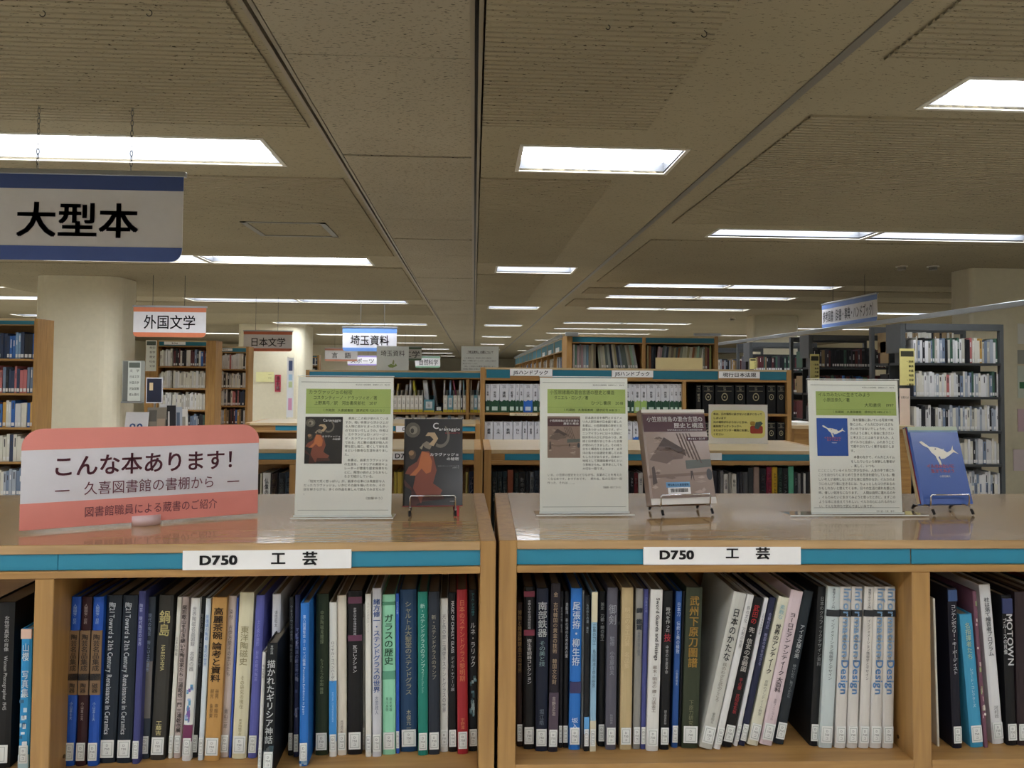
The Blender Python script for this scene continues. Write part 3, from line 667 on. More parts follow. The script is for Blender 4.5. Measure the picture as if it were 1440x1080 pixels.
# ================================================================== THINGS ON THE FRONT CASES
# pink sign board
a = W0.z_(27, 749, TOP+.003); b = W0.z_(362, 723.5, TOP+.003); ang = math.degrees(math.atan2(b.y-a.y, b.x-a.x)); PW = math.hypot(b.x-a.x, b.y-a.y); PHt = .186
o = empty('tabletop_sign', W0, ((a.x+b.x)/2, (a.y+b.y)/2, TOP), ang); z0 = .006
pink = '#e8938a'
MB().prism_y(rrect(-PW/2, PW/2, z0, z0+PHt, .034, 8, 'cd'), 0, .003).build('board', mat('#dcdce4', .35), o)
MB().prism_y(rrect(-PW/2-.0003, PW/2+.0003, z0+PHt*.79, z0+PHt+.0003, .034, 8, 'cd'), -.0006, 0).build('top_band', mat(pink, .35), o)
box('bottom_band', mat(pink, .35), o, -PW/2-.0003, PW/2+.0003, -.0006, 0, z0, z0+PHt*.262)
T_ = lambda s, u0, u1, v0, v1, **k: text(o, s, -PW/2+u0*PW, -PW/2+u1*PW, z0+PHt*v0, z0+PHt*v1, mat('#6d3a4a', .6), y=-.0012, fit='wide', **k)
T_('こんな本あります！', .115, .935, .505, .735, bold=True); T_('―　久喜図書館の書棚から　―', .13, .91, .31, .455); T_('図書館職員による蔵書のご紹介', .245, .81, .085, .2)
MB().prism_z([(.026*math.cos(math.radians(t)), .001+.02*math.sin(math.radians(t))) for t in range(0, 360, 20)], .0005, .018).build('stand_foot', mat('#d8bfc0', .3), o, True)
tag(o, 'pink and white sign board with rounded top corners on the left unit', 'sign')

# acrylic A4 stands
def art(kind, o, x0, x1, z0, z1, y=-.0008, full=False):
    W, H = x1-x0, z1-z0
    P = lambda pts: [(x0+u*W, z0+v*H) for u, v in pts]
    E = lambda cx, cz, rx, rz, n=14, a0=0, a1=360: [(cx+rx*math.cos(math.radians(a0+(a1-a0)*k/n)), cz+rz*math.sin(math.radians(a0+(a1-a0)*k/n))) for k in range(n)]
    def sh(pts, h, d=0, nm='printed_shape'): return MB().prism_y(P(pts), y-.0001-d*.0002, y+.0001).build(nm, mat(h, .4), o)
    if kind == 'dark':
        if not full: box('cover_picture', mat('#1c1a1c', .4), o, x0, x1, y, y+.0006, z0, z1)
        sh([(.02, .22), (.12, .18), (.3, .24), (.42, .16), (.62, .14), (.7, .07), (.3, .04), (.2, .0), (.12, .0), (.14, .2), (.0, .3)], '#4a2622')
        sh([(.16, .2), (.3, .02), (.34, .12), (.62, .12), (.66, .17), (.5, .25), (.56, .4), (.5, .56), (.42, .62), (.3, .62), (.22, .5), (.08, .44), (.02, .36), (.2, .34)], '#7c4030', 1)
        sh([(.3, .62), (.42, .6), (.48, .5), (.46, .38), (.38, .36), (.3, .42), (.2, .34), (.1, .34), (.24, .44)], '#b4683c', 2)
        sh(E(.14, .58, .06, .055), '#5a4632', 1); sh(E(.12, .6, .045, .03), '#9c7a58', 2)
        sh(E(.14, .87, .13, .09), '#5f5a50', 0); sh(E(.15, .87, .07, .05), '#8e887a', 1); sh(E(.13, .86, .03, .03), '#3a3630', 2)
        ring = [(.62+.16*math.cos(math.radians(t)), .8+.14*math.sin(math.radians(t))) for t in range(-120, 70, 15)]; inner = [(.62+.12*math.cos(math.radians(t)), .8+.1*math.sin(math.radians(t))) for t in range(55, -135, -15)]
        sh(ring+inner, '#6c665c', 0); sh([(.36, .8), (.4, .84), (.52, .84), (.58, .77), (.5, .68), (.42, .7), (.5, .76), (.44, .8)], '#b29a7a', 2)
        sh([(.3, .7), (.38, .74), (.48, .7), (.44, .64), (.36, .66)], '#80776a', 1); sh([(.26, .66), (.34, .72), (.3, .64)], '#9a907c', 1)
    if kind == 'brown':
        rr = random.Random(5)
        for k in range(26):
            u, v = rr.uniform(.02, .8), rr.uniform(.03, .7); a_ = rr.uniform(.06, .2); b_ = rr.uniform(.008, .026)
            sh([(u, v), (u+a_*.5, v-b_*.6), (u+a_, v), (u+a_*.6, v+b_)], rr.choice(('#7a675d', '#a08d80', '#6f5d54', '#ad998c')), 0, 'brush_stroke')
        if not full: box('cover_picture', mat('#8c766a', .4), o, x0, x1, y, y+.0006, z0, z1)
        sh([(.04, .46), (.3, .7), (.62, .56), (.56, .47), (.4, .46), (.3, .42)], '#6d5c55'); sh([(.2, .6), (.3, .7), (.62, .56), (.5, .53), (.36, .6)], '#4f423e', 1)
        for k in range(5): sh([(.5+.05*k, .74), (.52+.05*k, .74), (.62+.06*k, .5-.02*k), (.6+.06*k, .5-.02*k)], '#5c4a42', 1)
        sh([(.6, .45), (1, .46), (1, .38), (.6, .36)], '#5f6460', 1); sh([(.0, .3), (1, .33), (1, .3), (.0, .27)], '#7b665b', 1)
        sh(E(.95, .3, .045, .06), '#4d4f52', 2); sh([(.66, .34), (.69, .34), (.7, .24), (.68, .3), (.65, .24)], '#4d403c', 2); sh([(.06, .38), (.1, .4), (.12, .22), (.05, .2)], '#4f423e', 2)
        sh([(0, .76), (1, .76), (1, .95), (0, .95)], '#4b2a32', 2, 'title_block')
        text(o, '小笠原諸島の混合言語の', x0+.06*W, x1-.04*W, z0+.865*H, z0+.925*H, WHITE, y=y-.0009, bold=True, fit='wide', name='title'); text(o, '歴史と構造', x0+.48*W, x1-.04*W, z0+.795*H, z0+.855*H, WHITE, y=y-.0009, bold=True, fit='wide', name='title')
        if full:
            text(o, '日本の言語と社会をめぐる接触言語の記録', x0+.34*W, x1-.04*W, z0+.768*H, z0+.785*H, WHITE, y=y-.0009, fit='wide', name='title')
            sh([(.66, .66), (1, .66), (1, .7), (.66, .7)], '#4b2a32', 2, 'title_block'); text(o, 'ダニエル・ロング', x0+.68*W, x1-.04*W, z0+.667*H, z0+.693*H, WHITE, y=y-.0009, name='title')
            box('library_label', mat('#6fa3cf', .4), o, x0+.25*W, x0+.62*W, y-.0008, y-.0002, z0+.17*H, z0+.225*H); text(o, '埼玉県立久喜図書館', x0+.27*W, x0+.6*W, z0+.18*H, z0+.215*H, mat('#1d3f66'), y=y-.0012, bold=True)
            box('barcode_label', WHITE, o, x0+.27*W, x0+.62*W, y-.0008, y-.0002, z0+.1*H, z0+.17*H)
            q = MB(); xx = x0+.31*W
            while xx < x0+.57*W: w_ = random.choice((.0004, .0008, .0012)); q.box(xx, xx+w_, y-.0011, y-.0008, z0+.12*H, z0+.16*H); xx += w_+random.choice((.0005, .0009))
            q.build('barcode', INK, o)
    if kind == 'blue':
        if not full: box('cover_picture', mat('#2c55a8', .4), o, x0, x1, y, y+.0006, z0, z1)
        sh([(.17, .80), (.23, .755), (.33, .72), (.38, .66), (.47, .60), (.55, .575), (.62, .58), (.73, .62), (.83, .665), (.93, .64), (.87, .675), (.83, .7), (.84, .75), (.79, .69), (.70, .66), (.62, .70), (.52, .725), (.42, .735), (.36, .735), (.29, .775), (.22, .81)], '#efece0', 1, 'whale_figure')
        sh([(.45, .61), (.5, .5), (.54, .5), (.52, .6)], '#efece0', 1, 'whale_figure'); sh([(.55, .69), (.66, .71), (.6, .675)], '#efece0', 2, 'whale_figure')
        sh(E(.47, .705, .015, .008), '#1a2c50', 3); sh([(.5, .6), (.53, .555), (.545, .56), (.53, .61)], '#2c55a8', 3)
        text(o, 'イルカみたいに', x0+.22*W, x0+.78*W, z0+.455*H, z0+.51*H, mat('#ee8078'), y=y-.0011, bold=True, fit='wide', name='title'); text(o, '生きてみよう', x0+.29*W, x0+.77*W, z0+.395*H, z0+.445*H, mat('#ee8078'), y=y-.0011, bold=True, fit='wide', name='title')
        text(o, '小原田泰久', x0+.42*W, x0+.68*W, z0+.335*H, z0+.365*H, WHITE, y=y-.0011, bold=True, name='title')
def wrap(s, ns):
    out = []; i = 0
    for n in ns:
        out.append(s[i:i+n]); i += n
    return [l for l in out if l]
BODY = {
 'dark': ('カラヴァッジョの秘密', '　コスタンティーノ・ドラッツィオ／著', '　上野真弓／訳　河出書房新社　2017', '（ 所蔵館　久喜図書館　請求記号 723.37/カ ）',
  '　表紙にこの絵が使われていますが、暗い背景から浮かび上がる人物に目がとまった方も多いのではないでしょうか。作者は、ミケランジェロ・メリージ・ダ・カラヴァッジョという画家である。光と闇の画家が殺人の罪を犯し逃亡、若くして世を去るという数奇な生涯を送りました。', '　本書は、画家カラヴァッジョの生涯を、イタリアの美術キュレーターが豊富な歴史背景をもとに、推理小説のようなおもしろさで紹介している。', '　「短気で荒く怒っぽい」が、画家の仕事には真面目な人だったカラヴァッジョ。いかにその絵を描いたのか、その謎を解きながら、多くの作品を楽しんで読んでみませんか。', '（加藤ゆう）'),
 'brown': ('小笠原諸島の混合言語の歴史と構造', '　ダニエル・ロング／著', 'ひつじ書房　2018', '（ 所蔵館　久喜図書館　請求記号 818/ヨ ）',
  '　日本語方言を専門とするアメリカ人研究者が日本語で著した本書は、小笠原諸島の歴史と言語をあつかったものです。ボーニンアイランドには十九世紀に欧米系の人びとが住みつき、英語と日本語がまじりあった言葉が使われてきました。その成り立ちと構造をときあかす、太平洋の島々の言語史を通してのおもしろさがあります。日本の一地域として英語話者が住むという意味からも、世界史としても大切な一冊です。',
  '', 'いま、小笠原の歴史をたどりながら、言葉のことを考えたくなる本です。おすすめです。　終わる、私の父母が一冊作った、それは……。', '（加藤館・紹介アカペラ）'),
 'blue': ('イルカみたいに生きてみよう', '　小原田泰久／著', '大和書房　1997', '（ 所蔵館　久喜図書館　請求記号 489/イル ）',
  '　海を優雅に泳いでいる写真や映像にふれ、イルカにひかれる方も多いのではないでしょうか。イルカのように楽しく自由に生きたいと考えたことはありませんか。人がイルカと出会い、ふれあうことで癒やされていく様子を紹介します。', '　本書のなかで、イルカとスイムをしたりいろいろ体験した著者が、楽しく、いつも', 'にこにこしているイルカに学びながら、人生の中で感じたことを自分なりにまとめて生きる方法を紹介している。難しい考えが通用しない大きな海と自然のなか、イルカのようにのんびり楽に生きるには、ちょっとしたコツがあるのかもしれないと思えてくる本。日々の生活に疲れを感じた時、優しい気持ちになります。　人間は自然に還れるのか、イルカみたいに生きてみようと思ったときに、まずこのような本に出会えてうれしい。イルカの心にふれるのもいい、そんな気持ちで読んでほしい本です。', '（紹介者・小林　美子）')}
def stand(px0, px1, pyb, pyt, kind, base, label, grp='clear acrylic review stands', basew=.01, yaw=0):
    pm = W0.z_((px0+px1)/2, pyb, TOP); Y = pm.y; p, q = W0.y_(px0, pyb, Y), W0.y_(px1, pyb, Y); t = W0.y_((px0+px1)/2, pyt, Y)
    W = q.x-p.x; H = t.z-TOP; o = empty('acrylic_stand', W0, ((p.x+q.x)/2, Y, TOP), yaw)
    o.matrix_world = o.matrix_world @ Matrix.Rotation(math.radians(-3.0), 4, 'X')
    box('clear_plate', ACRYL, o, -W/2, W/2, -.0035, -.0015, .004, H); box('back_plate', ACRYL, o, -W/2, W/2, .0015, .0035, .004, H)
    box('clear_base', ACRYL, o, -W/2-basew, W/2+basew, -base, .05, .0015, .0045, b=.001)
    box('base_edge', mat('#dfe3e0', .2), o, -W/2-basew, W/2+basew, -base-.0012, -base, .0018, .0042); box('foot_ridge', mat('#d5dad6', .25), o, -W/2, W/2, -.0055, -.0036, .005, .009)
    box('top_edge', mat('#e4e8e4', .2), o, -W/2, W/2, -.0036, .0036, H, H+.0012)
    a, b, c, d = -W/2+.0015, W/2-.0015, .008, H-.002
    box('paper', PAPER, o, a, b, -.0004, .0004, c, d)
    w, h = b-a, d-c; X_ = lambda u: a+u*w; Z_ = lambda v: c+(1-v)*h
    y = -.0006
    box('rule', mat('#7f857c'), o, X_(.03), X_(.97), y, -.0004, Z_(.0375), Z_(.034)); box('rule', mat('#7f857c'), o, X_(.03), X_(.97), y, -.0004, Z_(.965), Z_(.962))
    text(o, '埼玉県立久喜図書館　図書館だより　第85号', X_(.6), X_(.96), Z_(.06), Z_(.047), mat('#666b64'), y=-.0008, fit='wide')
    box('green_heading', mat('#a2b566', .6), o, X_(.085), X_(.975), y, -.0004, Z_(.268), Z_(.085))
    box('heading_rule', mat('#6f8a3c'), o, X_(.085), X_(.975), y-.0001, y, Z_(.222), Z_(.2205))
    B = BODY[kind]; DK = mat('#333c1e', .6); TX = mat('#55564f', .6)
    text(o, B[0], X_(.11), X_({'dark': .57, 'brown': .85, 'blue': .69}[kind]), Z_(.126), Z_(.092), DK, y=-.0009, fit='wide', align='l', name='heading')
    text(o, B[1], X_(.12), X_({'dark': .83, 'brown': .55, 'blue': .46}[kind]), Z_(.165), Z_(.134), DK, y=-.0009, fit='wide', align='l', name='heading')
    text(o, B[2], X_({'dark': .13, 'brown': .58, 'blue': .62}[kind]), X_({'dark': .83, 'brown': .95, 'blue': .95}[kind]), Z_(.204), Z_(.173), DK, y=-.0009, fit='wide', align='r', name='heading')
    text(o, B[3], X_(.25), X_(.93), Z_(.252), Z_(.231), DK, y=-.0009, fit='wide', name='heading')
    iw = {'dark': .39, 'brown': .37, 'blue': .34}[kind]; ih = {'dark': .63, 'brown': .6, 'blue': .575}[kind]
    art(kind, o, X_(.085), X_(.085+iw), Z_(ih), Z_(.29), y=-.0012)
    if kind == 'dark': text(o, 'カラヴァッジョ\nの秘密', X_(.26), X_(.455), Z_(.46), Z_(.425), WHITE, y=-.0024, align='r', name='title', fit='wide'); text(o, 'Caravaggio', X_(.27), X_(.46), Z_(.327), Z_(.3), WHITE, y=-.0024, name='title', fit='wide')
    xa = .085+iw+.025; lh = .0292 if kind != 'blue' else .0335; cw = .0325
    v = .29; n1 = int((.96-xa)/cw); full = int((.96-.085)/cw)
    def para(s, xa, v, n, indent=0):
        L = [s[i:i+n] for i in range(0, len(s), n)]
        text(o, '\n'.join(L), X_(xa), X_(xa+cw*max(map(len, L))), Z_(v+lh*(len(L)-1)+lh*.72), Z_(v), TX, y=-.0008, fit='stretch', align='l', name='body_text', leading=1.4); return v+lh*len(L)
    v = para(B[4], xa, v, n1)+lh*.4
    if B[5]: v = para(B[5], xa, v, n1)
    v = max(v+lh*.2, ih+.03) if kind != 'blue' else max(v, ih+.01)
    v = para(B[6], .085, v, full)
    text(o, B[7], X_(.7), X_(.93), Z_(v+lh*.9), Z_(v+lh*.2), TX, y=-.0008, fit='wide', align='r', name='body_text')
    return tag(o, label, 'document stand', grp)
stand(413, 551, 730, 529, 'dark', .012, 'clear stand holding a review sheet with a dark cover picture, left of the black book', basew=.004)
stand(758, 885, 725, 530, 'brown', .018, 'clear stand holding a review sheet with a brown cover picture', basew=.008, yaw=1)
stand(1140, 1270, 726, 533.5, 'blue', .012, 'clear stand holding a review sheet with a blue whale picture', basew=.05)

# wire book rests with the books on them
def rest(px0, px1, pyb, label, tilt, yaw, W, H, T, kind, cover, blabel, spine=None, wire=.9, page='#e2dfd6', dz=.022, off=0.):
    pm = W0.z_((px0+px1)/2, pyb, TOP+dz)
    F = Frame(pm.x, pm.y, yaw)
    s = empty('book_rest', F, (0, 0, TOP)); w = W*wire/2; r = .0017
    ct, st = math.cos(math.radians(tilt)), math.sin(math.radians(tilt))
    fw = MB()
    lip = .022
    for sgn in (-1, 1):
        x = sgn*w*.84
        fw.tube([(x, -.018, .0045), (x, -.008, dz-.004), (x, T+.012, dz-.004-.0), (x, .055, .0045)], r)     # front leg, cradle bar, rear leg
    fw.tube([(-w*.84, -.0065, dz-.004), (-w*.84, -.0075, dz+lip-.004), (-w*.8, -.0078, dz+lip), (w*.8, -.0078, dz+lip), (w*.84, -.0075, dz+lip-.004), (w*.84, -.0065, dz-.004)], r)
    fw.build('wire_frame', CHROME, s, True)
    bk = MB(); bx = T/ct+.004
    bk.tube([(-w*.6, bx, dz-.004), (-w*.6, bx+.07*st/ct, dz+.07), (w*.6, bx+.07*st/ct, dz+.07), (w*.6, bx, dz-.004)], r); bk.build('back_loop', CHROME, s, True)
    for sgn in (-1, 1):
        for y, dy in ((-.0185, -.002), (.0555, .002)):
            q = MB().tube([(sgn*w*.84, y-dy*3, .0125), (sgn*w*.84, y+dy*.3, .0032)], .003, 8).build('rubber_foot', RUBBER, s, True)
    tag(s, label, 'book rest', 'wire book rests on the front bookcases')
    o = empty('book', F, (0, 0, TOP+dz)); o.matrix_world = o.matrix_world @ Matrix.Translation((0, 0, T*st*.0)) @ Matrix.Rotation(math.radians(-tilt), 4, 'X')
    # cover: front and back boards, rounded spine at the left
    c = 0.0012
    MB().prism_z([(-W/2, .003), (-W/2+.004, 0), (W/2, 0), (W/2, .002), (-W/2+.005, .002), (-W/2+.002, .004), (-W/2+.002, T-.004), (-W/2+.005, T-.002), (W/2, T-.002), (W/2, T), (-W/2+.004, T), (-W/2, T-.003)], 0, H).build('cover', mat(cover, .3, coat=.4), o)
    box('pages', mat(page, .8), o, -W/2+.0025, W/2-.003, .0021, T-.0021, .003, H-.003)
    art(kind, o, -W/2+.001, W/2-.0005, .0005, H-.0005, y=-.0004, full=True)
    return s, tag(o, blabel, 'book'), F
s, o, F = rest(567, 650, 711, 'wire book rest with black feet under the black book', 14, 3, .126, .186, .02, 'dark', '#141316', 'black book on a wire rest with an orange robed figure and white title', page='#ded9ca')
W, H = .126, .186
text(o, 'カラヴァッジョ\nの秘密', -W*.06, W*.44, H*.51, H*.60, WHITE, y=-.0018, align='r', bold=True, fit='wide', name='title'); text(o, 'C', -W*.02, W*.1, H*.87, H*.97, WHITE, y=-.0018, bold=True, name='title')
text(o, 'aravaggio', W*.09, W*.46, H*.855, H*.905, WHITE, y=-.0018, fit='wide', name='title'); text(o, 'IL SEGRETO', W*.2, W*.46, H*.82, H*.845, mat('#a0323c'), y=-.0018, name='title', fit='wide')
text(o, 'コスタンティーノ・ドラッツィオ 著\n上野真弓 訳', W*.06, W*.44, H*.42, H*.455, mat('#b9b9b9'), y=-.0018, align='r', name='title'); text(o, '河出書房新社', W*.25, W*.42, H*.04, H*.052, mat('#b9b9b9'), y=-.0018, name='title')
box('red_edge', mat('#8c2530', .5), o, -W/2, W/2, -.0006, .019, -.0012, 0)
q = MB(); 
for k, (dx, e) in enumerate(((.0, .004), (.006, -.002))): q.box(W/2-.018+dx, W/2-.013+dx, .002, .0026, -.028-e, .0)
q.build('ribbon', mat('#b3202c', .5), o)
s, o, F = rest(915, 1010, 709, 'wire book rest with black feet under the brown book', 17, 9, .152, .212, .032, 'brown', '#927e72', 'brown book on a wire rest with maroon title block and village picture', page='#e8e6e0')
W, H = .152, .212
box('white_edge', mat('#e6e4de', .4), o, -W/2, W/2, -.0012, .0, 0, H*.065); box('white_edge', mat('#dcd8d0', .4), o, -W/2, W/2, -.0008, 0, H*.965, H)
text(o, '小笠原諸島の混合言語', 0, 0.001, 0, .001, WHITE) if False else None
s, o, F = rest(1293, 1373, 709, 'wire book rest with black feet under the blue book', 17, 3, .12, .175, .02, 'blue', '#2c57ad', 'blue book on a wire rest with a white whale and pink title', page='#d8c9a4')
W, H = .12, .175
box('faded_edge', mat('#b9c8b4', .5), o, -W/2, W/2, -.0007, 0, H*.95, H); box('faded_edge_inner', mat('#7f9fc0', .5), o, -W/2, W/2, -.0006, 0, H*.925, H*.95)
box('red_endpaper', mat('#a03038', .5), o, -W/2-.0006, -W/2, .004, .007, .002, H-.002); box('fore_edge', mat('#d8c9a4', .8), o, -W/2-.0008, -W/2, .008, .017, .002, H-.002)

# yellow notice on the second row
def table_notice(F, px0, px1, pyt, pyb, label, yaw=0.):
    pm = W0.z_((px0+px1)/2, pyb, TOP); Y = pm.y; p, q = W0.y_(px0, pyb, Y), W0.y_(px1, pyb, Y); t = W0.y_((px0+px1)/2, pyt, Y); W, H = q.x-p.x, t.z-TOP
    o = empty('notice_stand', W0, ((p.x+q.x)/2, Y, TOP), yaw)
    box('clear_plate', ACRYL, o, -W/2, W/2, -.004, -.002, .002, H); box('clear_base', ACRYL, o, -W/2, W/2, -.01, .06, .001, .004); box('paper', WHITE, o, -W/2+.002, W/2-.002, -.001, .001, .004, H-.003)
    MB().prism_y(rrect(-W*.455, W*.45, H*.16, H*.84, .02, 5), -.0016, -.001).build('yellow_panel', mat('#f0eb96', .6), o)
    return o, W, H, tag(o, label, 'notice')
o, W, H, _ = table_notice(W0, 996, 1080, 568, 625, 'yellow notice with bold text in a clear stand on the second row')
for i, s_ in enumerate(('本は、元の場所に戻さないと迷子になって', 'しまいます', '元の場所がわからないときは、', '返却用ブックトラックへ', 'またはカウンター職員にお渡し', 'ください')):
    zt = H*(.78-.1*i); text(o, s_, -W*.42, -W*.42+W*.82*len(s_)/19, zt-H*.062, zt, INK, y=-.0022, bold=True, align='l', fit='wide')
MB().prism_y(rrect(W*.2, W*.41, H*.27, H*.46, .008, 4), -.0022, -.0016).build('red_cushion_print', mat('#9c3424', .6), o)
MB().prism_y([(W*.27, H*.4), (W*.33, H*.38), (W*.41, H*.52), (W*.38, H*.57), (W*.29, H*.55)], -.0026, -.0022).build('dark_drawing', mat('#3f5a58', .6), o); MB().prism_y(rrect(W*.2, W*.28, H*.47, H*.57, .006, 3), -.0024, -.0018).build('gold_drawing', mat('#b4923c', .6), o)
# two notices on top of the file-box case
def top_sheet(px0, px1, pyt, pyb, Y, ztop, label):
    p, q = W0.y_(px0, pyb, Y), W0.y_(px1, pyb, Y); t = W0.y_((px0+px1)/2, pyt, Y); W, H = q.x-p.x, t.z-ztop
    o = empty('notice_stand', W0, ((p.x+q.x)/2, Y, ztop))
    box('clear_plate', ACRYL, o, -W/2-.006, W/2+.006, -.004, -.002, .002, H+.006); box('clear_base', ACRYL, o, -W/2, W/2, -.02, .06, .001, .004); box('paper', mat('#e4e9e6', .5), o, -W/2, W/2, -.001, .001, .003, H)
    tag(o, label, 'notice'); return o, W, H
o, W, H = top_sheet(529.5, 574.5, 487, 520, 6.5, MH, 'small white notice with a green map drawing on the file box case')
text(o, '埼玉資料', -W*.38, W*.38, H*.58, H*.84, INK, y=-.0022, fit='wide')
for pts, h in (([(-.16, .2), (-.05, .28), (.06, .22), (.1, .3), (.14, .2), (0, .12), (-.1, .13)], '#8aa25c'), ([(-.02, .28), (.02, .46), (.05, .4), (.05, .24)], '#9aa878')): MB().prism_y([(u*W, v*H) for u, v in pts][::-1], -.0016, -.001).build('map_drawing', mat(h, .6), o)
o, W, H = top_sheet(648.5, 701, 487, 520, 6.55, MH, 'white notice with lines of small print standing behind the handbook case')
text(o, '「埼玉資料」の棚について', -W*.36, W*.36, H*.72, H*.82, INK, y=-.0022, fit='wide', bold=True); box('rule', INK, o, -W*.36, W*.3, -.0018, -.001, H*.7, H*.708)
for i, s_ in enumerate(('　この書架には、埼玉県に関する資料を', '集め、分類順に並べています。お探しの資料が', '見つからないときは、', '　また、このほかにも書庫に資料があります。', 'お気軽に職員にお尋ねください。')): zt = H*(.56-.11*i); text(o, s_, -W*.46, -W*.46+W*.9*len(s_)/21, zt-H*.06, zt, mat('#4a4d50'), y=-.0022, align='l', fit='wide')
# cream board standing on the handbook case
p, q = W0.y_(922, 518, 5.6), W0.y_(988, 518, 5.6); t = W0.y_(950, 503, 5.6)
o = empty('cream_board', W0, ((p.x+q.x)/2, 5.6, JH)); Wc = q.x-p.x
box('board', mat('#d9cc9c', .6), o, -Wc/2, Wc/2, 0, .006, 0, t.z-JH); box('prop', mat('#cbbd8c', .6), o, -Wc/4, Wc/4, .006, .05, 0, .03)
tag(o, 'blank cream board standing on the handbook case in front of the scores', 'board')

# ================================================================== BOOKS
CNM = None
def call_label(parent, w, z0=.010, h=.031, y=0.):
    """white spine label with its grey frame and three lines of print"""
    q = box('call_number_label', mat('#dcdfdc', .5), parent, w*.07, w*.93, y-.0011, y-.0003, z0, z0+h)
    ww = w*.86; m = MB(); t = min(.0007, ww*.05); x0, x1 = w*.07+ww*.12, w*.93-ww*.12; za, zb = z0+h*.1, z0+h*.9
    for a in ((x0, x1, za, za+t), (x0, x1, zb-t, zb), (x0, x0+t, za, zb), (x1-t, x1, za, zb)): m.box(a[0], a[1], y-.0013, y-.0011, a[2], a[3])
    m.build('label_frame', mat('#8a9690', .6), q)
    for i, s in enumerate(('D', '750', 'コ')): text(q, s, x0+ww*.1, x1-ww*.1, zb-h*.1-(i+1)*h*.21+h*.03, zb-h*.1-i*h*.21, mat('#4a4d50'), y=y-.0014, name='lettering')
def title_of(parent, s, w, h, col, f0, f1, wf=.7, bold=False, y=-.0007, vmax=1.3, cx=.5):
    text(parent, s, w*(cx-wf/2), w*(cx+wf/2), h*f0, h*f1, mat(col, .6), y=y, vert=True, bold=bold, align='t', name='title', vmax=vmax)
def book(F, px, bl, br, yb, tl, yt, col, zs, side=None, depth=.185, name='book', label='', grp='', ti=(), bands=(), cl=True, paper='#7d7464', coat=.0, y=None, thin=False, pat=None):
    B = F.z_(bl, yb, zs) if y is None else F.y_(bl, yb, y); B.z = zs
    R = F.y_(br, yb, B.y); w = max(.003, R.x-B.x-.0006); T = F.y_(tl, yt, B.y); dx, dz = T.x-B.x, T.z-B.z; h = math.hypot(dx, dz); a = math.atan2(dx, dz)
    if a > .12: w *= math.cos(a)
    o = empty(name, F)
    L = Matrix.Translation((B.x+(w*0 if a > 0 else 0), B.y, zs+(max(0, w*math.sin(a)) if a > 0 else 0)+.0004)) @ Matrix.Rotation(a, 4, 'Y')
    if a < 0: L = Matrix.Translation((0, 0, 0)) @ L
    o.matrix_world = F.M @ L
    c = .0016 if w > .012 else w*.12; r = min(.0025, w*.2)
    MB().prism_z([(0, r), (w*.2, r*.25), (w*.5, 0), (w*.8, r*.25), (w, r), (w, depth), (w-c, depth), (w-c, r+.003), (c, r+.003), (c, depth), (0, depth)], 0, h).build('cover', mat(col, .5, spec=.3, coat=coat), o)
    box('pages', mat(paper, .85), o, c+.0001, w-c-.0001, r+.0035, depth-.004, .003, h-.0035)  # page colour darkened to carry the shade above the shelved books
    for f0, f1, hcol in bands: box('spine_band', mat(hcol, .4), o, -.0001, w+.0001, -.0005, r, h*f0, h*f1)
    for t in ti: title_of(o, t[0], w, h, t[1], t[2], t[3], *(t[4:] if len(t) > 4 else ()))
    if pat:
        rr = random.Random(hash(label) % 999 if False else len(label)); q = [MB() for _ in pat[2]]
        for k in range(16):
            z = h*rr.uniform(pat[0], pat[1]-.03); x = rr.uniform(0, w*.6); q[k % len(q)].box(x, min(w, x+rr.uniform(.15, .5)*w), -.0006, -.0001, z, z+rr.uniform(.01, .035)*h)
        for m_, cc in zip(q, pat[2]): m_.build('spine_picture', mat(cc, .4), o)
    if cl: call_label(o, w)
    return tag(o, label, 'book', grp), w, h
G1_ = 'books on the shelf of the left front bookcase'; G2_ = 'books on the shelf of the right front bookcase'
def t1(s, c, f0=.2, f1=.93, wf=.68, b=False, vm=1.3, cx=.5): return (s, c, f0, f1, wf, b, -.0007, vm, cx)
